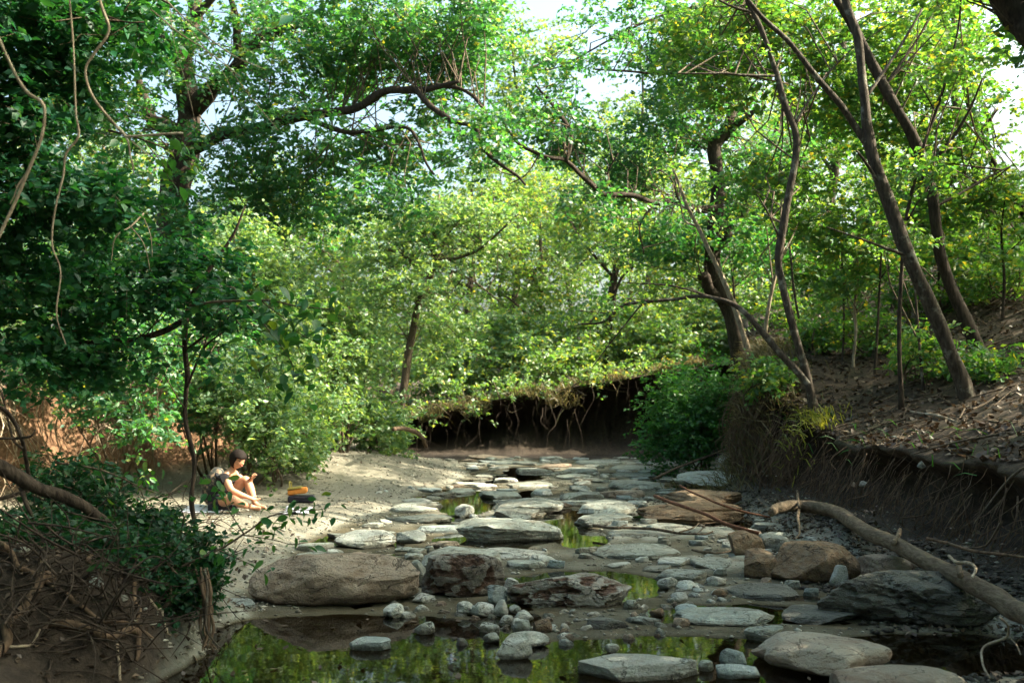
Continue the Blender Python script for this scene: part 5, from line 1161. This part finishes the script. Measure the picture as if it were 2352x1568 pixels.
hanging("hanging_roots", "fine roots trailing down the dark right bank behind the log", 650, face_r(5.0, 13.2), B_ROOT, 272, (.002, .010), (.3, 1.0))
hanging("hanging_roots", "thin roots dangling in the shade of the far cut bank", 55, face_f, B_OAK, 273, (.003, .010), (.4, 1.3))
hanging("hanging_roots", "pale root threads over the red dirt bank at the left", 170, face_l, B_PALE, 274, (.005, .018), (.4, 1.4))

# ------------------------------------------------------------------ leaf litter, grass
def litter(name, label, n, area, size, mat, seed):
    r = np.random.default_rng(seed); x, y = area(r, n); z = gz(x, y)
    V, Fx = leaf_cloud(np.stack([x, y, z + .015], 1), size, r, 2.2, .6, 0.0)
    return tag(obj(name, V, Fx, mat, None, kind="stuff"), label, "leaf litter")
def a_slope(r, n):
    y = r.uniform(5, 24, n); return curve(y, XR) + .5 + r.random(n) ** 1.4 * 7, y
def a_left(r, n):
    y = r.uniform(5, 20, n); return curve(y, XL) - .6 - r.random(n) * 4, y
def a_mound(r, n): return r.uniform(-3.6, -1.8, n), r.uniform(4.8, 7.2, n)
def a_scree(r, n):
    y = r.uniform(5, 14, n); return curve(y, XR) - r.random(n) * 1.2, y
litter("leaf_litter", "dry brown leaf litter on the right slope", 15000, a_slope, .085, L_DRY, 281)
litter("leaf_litter", "dry leaf litter on top of the left bank", 5000, a_left, .085, L_DRY, 282)
litter("leaf_litter", "dry leaves and bark bits on the mud mound", 1800, a_mound, .04, L_DRY, 283)
def a_bar(r, n):
    y = 6.5 * (22 / 6.5) ** r.random(n); x = curve(y, XE) - .1 - r.random(n) * 4; k = n2(x, y, .9, 97) > .05; return x[k], y[k]
def a_pool(r, n): return r.uniform(-1.9, 2.2, n), r.uniform(4.2, 8.6, n)
litter("leaf_litter", "fallen leaves drifted over the gravel bar", 1500, a_bar, .05, L_DRY, 285)
rl = np.random.default_rng(286); xw, yw = a_pool(rl, 260); kw_ = gz(xw, yw) < -.03; xw, yw = xw[kw_], yw[kw_]
Vw, Fw = leaf_cloud(np.stack([xw, yw, np.full(len(xw), .002)], 1), .05, rl, 6.0, .6, 0.0, .02)
tag(obj("leaf_litter", Vw, Fw, L_DRY, None, kind="stuff"), "dead leaves floating on the foreground pools", "leaf litter")
litter("leaf_litter", "dry debris on the scree below the right bank", 2500, a_scree, .05, L_DRY, 284)
def grass(name, label, C, h, mat, seed, lean=(0, 0, 0), w=.006):
    r = np.random.default_rng(seed); n = len(C)
    H = h * r.uniform(.5, 1.3, n)
    dr = r.normal(size=(n, 3)) * .45 + np.array([0, 0, 1.0]) + np.asarray(lean); dr /= np.linalg.norm(dr, axis=1)[:, None]
    s = np.cross(dr, r.normal(size=(n, 3))); s /= np.linalg.norm(s, axis=1)[:, None]
    m_ = C + dr * H[:, None] * .55; tp = C + dr * H[:, None] + np.array([0, 0, -.3]) * H[:, None] + np.asarray(lean) * .25 * H[:, None]
    V = np.stack([C - s * w, C + s * w, m_ + s * w * .8, m_ - s * w * .8, tp], 1).reshape(-1, 3)
    b = (np.arange(n) * 5)[:, None]
    return tag(obj(name, V, np.concatenate([b + [0, 1, 2], b + [0, 2, 3], b + [3, 2, 4]]), mat, None, kind="stuff"), label, "grass")
r = np.random.default_rng(9)
def tuft(cx, cyy, sx, sy, n):
    x, y = r.normal(cx, sx, n), r.normal(cyy, sy, n); return np.stack([x, y, gz(x, y)], 1)
grass("grass", "dry buff grass draped over the rooty promontory", np.concatenate([tuft(3.75, 16.2, .4, .8, 1500), tuft(3.7, 14.9, .25, .5, 450)]), .38, L_GRASS, 291, (-.5, -.15, 0), .007)
x = r.uniform(-3, 6, 9000); y = 26.0 + r.random(9000) ** 2 * 3.5 + .5; kk = n2(x, y, .7, 88) > .08; x, y = x[kk], y[kk]
grass("grass", "shaggy sunlit grass along the lip of the far cut bank", np.stack([x, y, gz(x, y)], 1), .45, L_GRASS, 292, (0, -.3, -.2), .010)
grass("grass", "yellow green grass tuft at the foot of the wavy slender tree", tuft(3.95, 13.2, .18, .25, 200), .24, leaf_mat("lime_grass", [(0, (.16, .20, .03)), (1, (.30, .30, .06))], (1.6, 1.5, .6), .4), 293, (-.5, -.3, 0), .008)
y = r.uniform(7, 14, 50); x = curve(y, XR) + .3 + r.random(50) * .9
grass("grass", "thin weeds hanging over the lip of the right bank", np.stack([x, y, gz(x, y)], 1), .22, L_WEEP, 294, (-.6, 0, 0), .005)

# thin saplings and dead sticks over the right slope
GS2 = "thin saplings scattered over the right slope"
for i, (x_, y0_, y1_, d_, w_, lab) in enumerate([(1935, 840, 480, 15.5, 8, "left of the short crooked sapling"), (2010, 850, 430, 14.5, 9, "right of the short crooked sapling"), (2120, 880, 520, 13.0, 9, "left of the lichened leaning tree's foot"), (2165, 760, 420, 17, 9, "between the two thick leaning trees"), (1842, 770, 420, 18, 9, "behind the wavy slender tree"), (2300, 760, 420, 15, 10, "at the right edge above the leaning trees"), (2050, 740, 380, 19, 9, "on the crest behind the straight thin sapling"), (1700, 800, 520, 22, 10, "behind the pale bare sapling")]):
    rs_ = np.random.default_rng(500 + i); dx = rs_.uniform(-60, 30)
    tree("sapling", "very thin leafy sapling " + lab, [(x_, y0_, d_, w_), (x_ + dx * .2 + rs_.uniform(-8, 8), y0_ * .67 + y1_ * .33, d_, w_ * .85), (x_ + dx * .6 + rs_.uniform(-10, 10), y0_ * .33 + y1_ * .67, d_, w_ * .65), (x_ + dx, y1_, d_, w_ * .35)],
         [[(x_ + dx * .4, y0_ * .5 + y1_ * .5, d_, w_ * .5), (x_ + dx * .4 + 50, y0_ * .35 + y1_ * .65, d_, w_ * .25)]], [(x_ + dx, y1_ + 20, d_, 60, 50, .6, 9)], B_OAK if i % 2 else B_LICH, L_BRIGHT, leaf=.09, per=45, crad=.3, seed=510 + i, group=GS2)
stk = Acc(); rk = np.random.default_rng(59)
for k in range(220):
    y_ = rk.uniform(6.5, 22); x_ = float(curve(y_, XR)) + .4 + rk.random() * 5
    an = rk.uniform(0, 3.14); ln = rk.uniform(.2, .9); e0 = np.array([x_, y_]); e1 = e0 + ln * np.array([math.cos(an), math.sin(an)]); em = (e0 + e1) / 2 + rk.normal(size=2) * .05
    pts_ = [[*e, float(gz(e[0], e[1])[0]) + .02 + rk.uniform(0, .06)] for e in (e0, em, e1)]
    rr0 = rk.uniform(.004, .014); c, r2 = spline(pts_, [rr0, rr0 * .8, rr0 * .4], 3); stk.add(*tube(c, r2, 4, cap=False))
tag(stk.obj("fallen_sticks", B_TWIG, None, True, "stuff"), "dead sticks strewn over the leaf litter of the right slope", "sticks")

# ------------------------------------------------------------------ unseen trees added beyond the right edge, crowns placed to shade the creek
def pix(x, y, z):
    c, s = math.cos(PITCH), math.sin(PITCH); dz = z - CAM_H
    f = y * c + dz * s; v = -y * s + dz * c
    return CX + FPX * x / f, CY - FPX * v / f
def crown_world(t, crown, lm, leaf, per, crad, rr):
    pp = []
    for (a, b, c, ra, rb, rc, n) in crown:
        v = rr.normal(size=(n, 3)); v /= np.linalg.norm(v, axis=1)[:, None]; v *= (rr.random(n) ** .4)[:, None]
        pp.append(np.array([a, b, c]) + v * [ra, rb, rc])
    cl = np.concatenate(pp)
    q = (cl[:, None, None] + rr.normal(size=(len(cl), 5, 1, 3)) * crad * .7 + rr.normal(size=(len(cl), 5, per // 5, 3)) * crad * .35).reshape(-1, 3)
    V, Fx = leaf_cloud(q, leaf, rr)
    obj("crown", V, Fx, lm, t, kind="stuff")
crown_world(near_tree, [(-4.0, 4.5, 6.2, 2.6, 3.4, 1.0, 110), (-3.0, 7.5, 6.8, 2.0, 2.0, .8, 50), (-5.5, 8.0, 6.0, 1.5, 2.2, 1.2, 46), (-2.0, 2.0, 6.0, 2.0, 2.0, .8, 70), (-4.5, 1.0, 6.0, 2.5, 2.5, 1.0, 70)], L_DARK, .17, 60, .6, np.random.default_rng(77))  # unseen overhead crown, added to shade the left foreground
def world_tree(name, label, x, y, h, crown, bark, lm, leaf, per, crad, seed):
    """crown: (x, y, z, rx, ry, rz, n) in metres"""
    rr = np.random.default_rng(seed); z0 = float(gz(x, y)[0])
    pts = np.array([[x + rr.normal(0, .15) * (k > 0), y + rr.normal(0, .15) * (k > 0), z0 - .1 + h * k] for k in np.linspace(0, 1, 6)])
    C, R = spline(pts, np.linspace(.2, .05, 6), 5)
    t = thing(name, label, "tree", (x, y, z0), "added unseen trees beyond the frame")
    obj("trunk", *tube(C, R, 9, .35, seed), bark, t, True)
    crown_world(t, crown, lm, leaf, per, crad, rr)
world_tree("slope_tree", "unseen tree added on the right slope just outside the right edge", 7.5, 9.0, 8, [(8.3, 8.2, 6.6, 2.4, 2.4, 1.8, 150), (6.2, 7.4, 6.6, 1.3, 2.4, 1.2, 60), (7.5, 7.2, 4.2, 1.6, 1.8, 1.2, 80), (8.5, 6.8, 10.0, 2.8, 2.4, 2.2, 150)], B_OAK, L_BRIGHT, .16, 60, .6, 401)
world_tree("slope_tree", "unseen tree added on the right slope level with the fallen log", 7.0, 5.8, 8, [(7.0, 5.6, 6.0, 2.2, 2.0, 2.0, 140), (5.0, 4.6, 6.4, 1.5, 2.0, 1.0, 60), (7.0, 4.4, 3.8, 1.8, 1.9, 1.3, 90), (8.0, 3.6, 9.5, 2.8, 2.2, 2.4, 140)], B_OAK, L_BRIGHT, .16, 60, .6, 402)
world_tree("slope_tree", "unseen tree added on the right slope beside the viewer", 7.2, 2.8, 8, [(6.8, 3.0, 4.8, 1.8, 1.8, 1.8, 50), (6.0, 2.6, 6.8, 1.6, 1.6, 1.2, 26)], B_OAK, L_BRIGHT, .13, 60, .5, 403)
world_tree("slope_tree", "unseen tree added higher on the right slope", 10.5, 12.0, 8, [(10.4, 10.5, 7.4, 2.4, 2.4, 1.8, 90)], B_OAK, L_BRIGHT, .14, 60, .55, 404)

# unseen trees added behind and beside the viewer to cut the sky light
for i, (x_, y_, h_, lab) in enumerate([(-6.5, -3.5, 9, "unseen tree added behind the viewer on the left bank"), (-2.0, -8.0, 9, "unseen tree added behind the viewer in the creek bend"), (3.5, -7.0, 9, "unseen tree added behind the viewer on the right bank"), (8.0, -3.0, 9, "unseen tree added behind the viewer high on the right slope"), (-10.5, 3.0, 9, "unseen tree added on the left bank beside the viewer"), (-11.5, 9.0, 9, "unseen tree added on the left bank level with the person")]):
    zz = float(gz(x_, y_)[0])
    world_tree("creekside_tree", lab, x_, y_, h_, [(x_, y_, zz + 5.5, 3.2, 2.6, 2.6, 90), (x_ * .8, y_ * .9, zz + 2.2, 2.6, 1.6, 1.6, 60)], B_OAK, L_OAK, .28, 40, .7, 420 + i)

world_tree("slope_tree", "unseen tree added up the right slope beyond the right edge", 13.0, 14.5, 4.5, [(12.6, 14.0, 7.4, 2.2, 2.8, 1.2, 110)], B_OAK, L_BRIGHT, .17, 50, .6, 440)  # this and the next are added out of view to shade the slope
world_tree("slope_tree", "unseen tree added up the right slope farther beyond the right edge", 14.5, 19.5, 4.5, [(14.0, 19.0, 8.2, 2.2, 2.8, 1.2, 110)], B_OAK, L_BRIGHT, .17, 50, .6, 441)
crown_world(near_tree, [(-3.5, 6.0, 7.8, 3.5, 3.2, .8, 130)], L_DARK, .2, 60, .65, np.random.default_rng(78))  # higher unseen leaf layer, added to hold light off the left bank

# ------------------------------------------------------------------ the seated person and belongings
def plain(name, col, rough=.7, n=.12, scale=40, sss=0):
    m, nt, out = new_mat(name)
    geo = nd(nt, "ShaderNodeNewGeometry")
    a = noise(nt, geo.outputs["Position"], scale, 3)
    c2 = tuple(min(1, v * (1 + n * 2)) for v in col); c1 = tuple(v * (1 - n) for v in col)
    bs = nd(nt, "ShaderNodeBsdfPrincipled", {"Base Color": mixc(nt, a, c1, c2), "Roughness": rough, "Subsurface Weight": sss, "Specular IOR Level": .5 if sss else .12})
    if sss: bs.inputs["Subsurface Radius"].default_value = (.012, .005, .003)
    nt.links.new(bs.outputs[0], out.inputs[0]); return m
M_SKIN = plain("skin", (.46, .24, .145), .55, .08, 30, .15)
M_HAIR = plain("dark_hair", (.010, .007, .006), .75, .3, 160)
M_SHIRT = plain("black_top", (.014, .014, .016), .85, .25, 60)
M_SHORT = plain("dark_shorts", (.022, .022, .03), .85, .25, 60)
def skin_obj(name, verts, edges, radii, mat, parent, root=0, sub=2, xf=None):
    me = bpy.data.meshes.new(name)
    me.from_pydata([tuple(v) for v in verts], edges, []); me.materials.append(mat)
    o = bpy.data.objects.new(name, me); COL.objects.link(o)
    md = o.modifiers.new("skin", 'SKIN'); md.use_smooth_shade = True; md.branch_smoothing = .6
    sv = me.skin_vertices[0].data
    for i, r in enumerate(radii):
        sv[i].radius = r if isinstance(r, tuple) else (r, r); sv[i].use_root = (i == root)
    sb = o.modifiers.new("sub", 'SUBSURF'); sb.levels = sb.render_levels = sub
    o.parent = parent
    return o
PB = G(505, 1172, .10); PB[2] = float(gz(PB[0], PB[1])[0])
person = thing("person", "person in a black top and shorts sitting hunched on the gravel, arm round one knee", "person", PB)
bv, be, br = [], [], []
def add(p, r, parent=None):
    bv.append(p); br.append(r)
    if parent is not None: be.append((parent, len(bv) - 1))
    return len(bv) - 1
pel = add((0, 0, .12), (.13, .12))
sp1 = add((.02, 0, .25), (.12, .10), pel)
che = add((.075, -.01, .385), (.125, .10), sp1)
upc = add((.115, -.02, .465), (.10, .08), che)
nek = add((.165, -.035, .520), .044, upc)
nk2 = add((.195, -.05, .548), .046, nek)
hd1 = add((.235, -.075, .575), (.072, .080), nk2)
hd2 = add((.245, -.075, .635), (.080, .090), hd1)
hd3 = add((.235, -.065, .680), (.058, .066), hd2)
def hand(w, dirv, side, par, curl):
    d_ = Vector(dirv).normalized(); s_ = Vector(side).normalized(); dn = d_.cross(s_)
    pm = add(tuple(Vector(w) + d_ * .045), (.030, .020), par)
    for k, (off, ln) in enumerate(((-.024, .055), (-.008, .066), (.009, .062), (.024, .048))):
        b0 = Vector(w) + d_ * .080 + s_ * off
        a_ = add(tuple(b0), .0095, pm)
        b_ = add(tuple(b0 + d_ * ln * .5 + dn * curl * .4 * ln), .0085, a_)
        add(tuple(b0 + d_ * ln * .8 + dn * curl * ln), .007, b_)
    t1 = add(tuple(Vector(w) + d_ * .035 + s_ * .042), .011, pm)
    add(tuple(Vector(w) + d_ * .070 + s_ * .058 + dn * curl * .02), .009, t1)
# near arm: over the thigh, down to the far shin
s1 = add((.095, -.150, .430), .058, upc)
e1 = add((.200, -.235, .265), .042, s1); f1 = add((.300, -.215, .215), .038, e1); w1 = add((.405, -.180, .170), .027, f1)
hand((.405, -.180, .170), (.9, .25, -.30), (.1, .9, .35), w1, .5)
# far arm holds a pen above the knee
s2 = add((.145, .125, .430), .055, upc)
e2 = add((.300, .120, .300), .040, s2); f2 = add((.350, .050, .345), .034, e2); w2 = add((.375, .000, .385), .026, f2)
hand((.375, .000, .385), (.5, -.6, .25), (.6, .5, .3), w2, .6)
# far leg, knee up
h2 = add((.030, .085, .125), .088, pel)
t2 = add((.180, .070, .270), .078, h2); k2 = add((.305, .045, .390), .060, t2); c2 = add((.365, .030, .250), .058, k2); a2 = add((.425, .015, .085), .034, c2)
ft2 = add((.480, .0, .045), .034, a2); add((.585, -.03, .028), .026, ft2)
# near leg folded to the front
h1 = add((.030, -.095, .115), .088, pel)
t1_ = add((.150, -.230, .150), .076, h1); k1 = add((.265, -.345, .165), .058, t1_); c1 = add((.325, -.240, .100), .054, k1); a1 = add((.395, -.130, .060), .034, c1)
ft1 = add((.440, -.090, .040), .034, a1); add((.530, -.075, .028), .025, ft1)
body = skin_obj("body", bv, be, br, M_SKIN, person, 0)
# clothing
cv = [bv[pel], bv[sp1], bv[che], (.118, -.022, .468), bv[s1], (.150, -.195, .345), bv[s2], (.215, .128, .370), (.02, .08, .13), (.02, -.09, .125)]
ce = [(0, 1), (1, 2), (2, 3), (3, 4), (4, 5), (3, 6), (6, 7)]
skin_obj("top", cv[:8], ce, [(.140, .13), (.135, .118), (.142, .122), (.118, .098), .072, .056, .069, .054], M_SHIRT, person, 0)
sv_ = [bv[pel], bv[h1], (.110, -.185, .137), bv[h2], (.125, .077, .212)]
skin_obj("shorts", sv_, [(0, 1), (1, 2), (0, 3), (3, 4)], [(.145, .135), .104, .094, .104, .092], M_SHORT, person, 0)
# head details: hair bob with fringe, nose, eyes, mouth, ears
HC = np.array([.240, -.072, .628]); FD = np.array([.74, -.62, -.34]); FD /= np.linalg.norm(FD)
SD = np.cross(FD, [0, 0, 1]); SD /= np.linalg.norm(SD); UD = np.cross(SD, FD)
def hp(f, s, u): return HC + FD * f + SD * s + UD * u
V, Fx = ICO[4]
hv = V.copy(); f_ = hv @ np.array([0, 1., 0])
Vl = []
for x_, y_, z_ in hv:                       # x side, y front, z up
    rx, ry, rz = .104, .112, .112
    s = 1.0
    if y_ > .30 and z_ < .22 and abs(x_) < .8: s = .62      # open at the face below the fringe
    drop = 1.25 if z_ < 0 and y_ < .40 else 1.0
    Vl.append(hp(y_ * ry * s - .014, x_ * rx * s, z_ * rz * drop + .010))
Vl = np.array(Vl); Vl += (V * (.006 * fbm(V * np.array([9, 9, 2.]), 4, 3))[:, None])
hair = obj("hair", Vl + PB, Fx, M_HAIR, person, True)
def ball(name, c, rad, mat):
    V, Fx = ICO[2]; return obj(name, V * np.asarray(rad) + np.asarray(c) + PB, Fx, mat, person, True)
ball("nose", hp(.098, 0, -.020), (.012, .012, .018), M_SKIN)
for sd in (-1, 1):
    ball("eye", hp(.082, sd * .032, .004), (.012, .012, .006), M_HAIR)
    ball("ear", hp(.0, sd * .084, -.01), (.012, .010, .024), M_SKIN)
ball("mouth", hp(.084, 0, -.055), (.018, .014, .006), plain("lips", (.35, .12, .10), .5))
pen = obj("pen", *tube(np.array([(.345, -.03, .375), (.42, -.065, .410), (.50, -.10, .445)]) + PB, [.006, .006, .004], 6), M_SHORT)
tag(pen, "thin dark pen held up over the seated person's knee", "pen")
# dark bundle behind the shoulder
V, Fx = ICO[4]
bx = V * [.15, .14, .25] * (1 + .12 * fbm(V * 2.2, 77, 3))[:, None]; bx[:, 2] += .26; bx[:, 0] += .10 * (bx[:, 2] - .2)
def dapple(name):
    m, nt, out = new_mat(name); geo = nd(nt, "ShaderNodeNewGeometry")
    a = noise(nt, geo.outputs["Position"], 22, 3)
    c = ramp(nt, a, [(.45, (.016, .018, .018)), (.56, (.05, .055, .045)), (.62, (.22, .15, .10))])
    bs = nd(nt, "ShaderNodeBsdfPrincipled", {"Base Color": c, "Roughness": .85}); nt.links.new(bs.outputs[0], out.inputs[0]); return m
M_DAP = dapple("mottled_dark_cloth")
b0 = PB + np.array([-.12, .16, 0]); b0[2] = float(gz(b0[0], b0[1])[0])
pk = thing("backpack", "dark mottled rounded pack standing behind the seated person's back", "bag", b0)
obj("pack_body", bx + b0, Fx, M_DAP, pk, True)
for sd in (-.06, .06):
    c, rr = spline(np.array([(.10 + sd, -.08, .44), (.14 + sd, -.16, .34), (.10 + sd, -.17, .16), (.06 + sd, -.12, .06)]) + b0, [.014] * 4, 5)
    obj("strap", *tube(c, rr, 6), M_SHORT, pk, True)
# orange satchel on a dark case, beside the person
def rbox(W, L, H, bev, sub=2, wob_=.0, seed=0):
    bm = bmesh.new(); bmesh.ops.create_cube(bm, size=1)
    for v in bm.verts: v.co = Vector((v.co.x * W, v.co.y * L, v.co.z * H + H / 2))
    bmesh.ops.bevel(bm, geom=bm.edges[:], offset=bev, segments=3, affect='EDGES')
    bmesh.ops.triangulate(bm, faces=bm.faces[:])
    bmesh.ops.subdivide_edges(bm, edges=bm.edges[:], cuts=1); bmesh.ops.triangulate(bm, faces=bm.faces[:])
    V = np.array([v.co[:] for v in bm.verts]); Fx = np.array([[v.index for v in f.verts] for f in bm.faces]); bm.free()
    if wob_: V = V + wob_ * np.stack([fbm(V * 7 + k, seed + k, 3) for k in range(3)], 1)
    return V, Fx
def rotz(V, a): c, s = math.cos(a), math.sin(a); return np.stack([V[:, 0] * c - V[:, 1] * s, V[:, 0] * s + V[:, 1] * c, V[:, 2]], 1)
M_ORANGE = plain("orange_leather", (.50, .20, .045), .6, .2, 30); M_OLIVE = plain("olive_flap", (.20, .17, .05), .7, .3, 30); M_CASE = plain("dark_case", (.020, .020, .030), .5, .2, 30)
cb = G(692, 1150, .12); cb[2] = float(gz(cb[0], cb[1])[0])
case = thing("dark_case", "black box shaped bag lying under the orange satchel", "bag", cb)
V, Fx = rbox(.34, .22, .085, .012, wob_=.006, seed=3); obj("case_body", rotz(V, .15) + cb, Fx, M_CASE, case, True)
c, rr = spline(np.array([(-.06, -.11, .06), (-.05, -.15, .07), (.05, -.14, .07), (.06, -.10, .06)]) + cb, [.008] * 4, 4); obj("handle", *tube(c, rr, 6), M_SHORT, case, True)
sb_ = cb + np.array([-.05, .01, .085])
sat = thing("satchel", "orange brown satchel with an olive flap resting on the black bag", "bag", sb_)
V, Fx = rbox(.25, .13, .075, .012, wob_=.008, seed=5); V[:, 2] += .12 * V[:, 0]; V[:, 2] -= V[:, 2].min(); obj("satchel_body", rotz(V, .12) + sb_, Fx, M_ORANGE, sat, True)
V, Fx = rbox(.20, .14, .025, .010, wob_=.006, seed=8); V[:, 2] += .12 * V[:, 0] + .083; V[:, 0] -= .04; obj("flap", rotz(V, .12) + sb_, Fx, M_OLIVE, sat, True)
c, rr = spline(np.array([(-.09, -.06, .09), (-.11, -.03, .17), (-.10, .03, .17), (-.09, .05, .09)]) + sb_, [.009] * 4, 4); obj("strap", *tube(c, rr, 6), M_OLIVE, sat, True)
M_CLOTH = plain("pale_cloth", (.55, .56, .62), .9, .1, 20)
def cloth(name, label, px, py, W, L, seed, hump=.05):
    b = RG(px, py); n = 22
    a, c = np.meshgrid(np.linspace(-.5, .5, n), np.linspace(-.5, .5, n))
    z = np.abs(n2(a * W, c * L, .12, seed)) * hump + .012
    x_, y_ = b[0] + a * W + .03 * n2(a, c, .3, seed + 1), b[1] + c * L + .03 * n2(a, c, .3, seed + 2)
    i = np.arange(n * n).reshape(n, n)
    o = obj(name, np.stack([x_, y_, gz(x_.ravel(), y_.ravel()).reshape(n, n) + z], -1).reshape(-1, 3), np.stack([i[:-1, :-1], i[:-1, 1:], i[1:, 1:], i[1:, :-1]], -1).reshape(-1, 4), M_CLOTH, None, True)
    sm = o.modifiers.new("thickness", 'SOLIDIFY'); sm.thickness = .006
    return tag(o, label, "cloth")
cloth("cloth", "crumpled pale lilac cloth lying in front of the black bag", 682, 1180, .34, .35, 21, .09)
cloth("cloth", "pale sheet spread on the gravel left of the seated person", 470, 1172, .50, .55, 25, .02)

for o_ in (case, sat):
    for ch in o_.children: ch.data.set_sharp_from_angle(angle=math.radians(40))
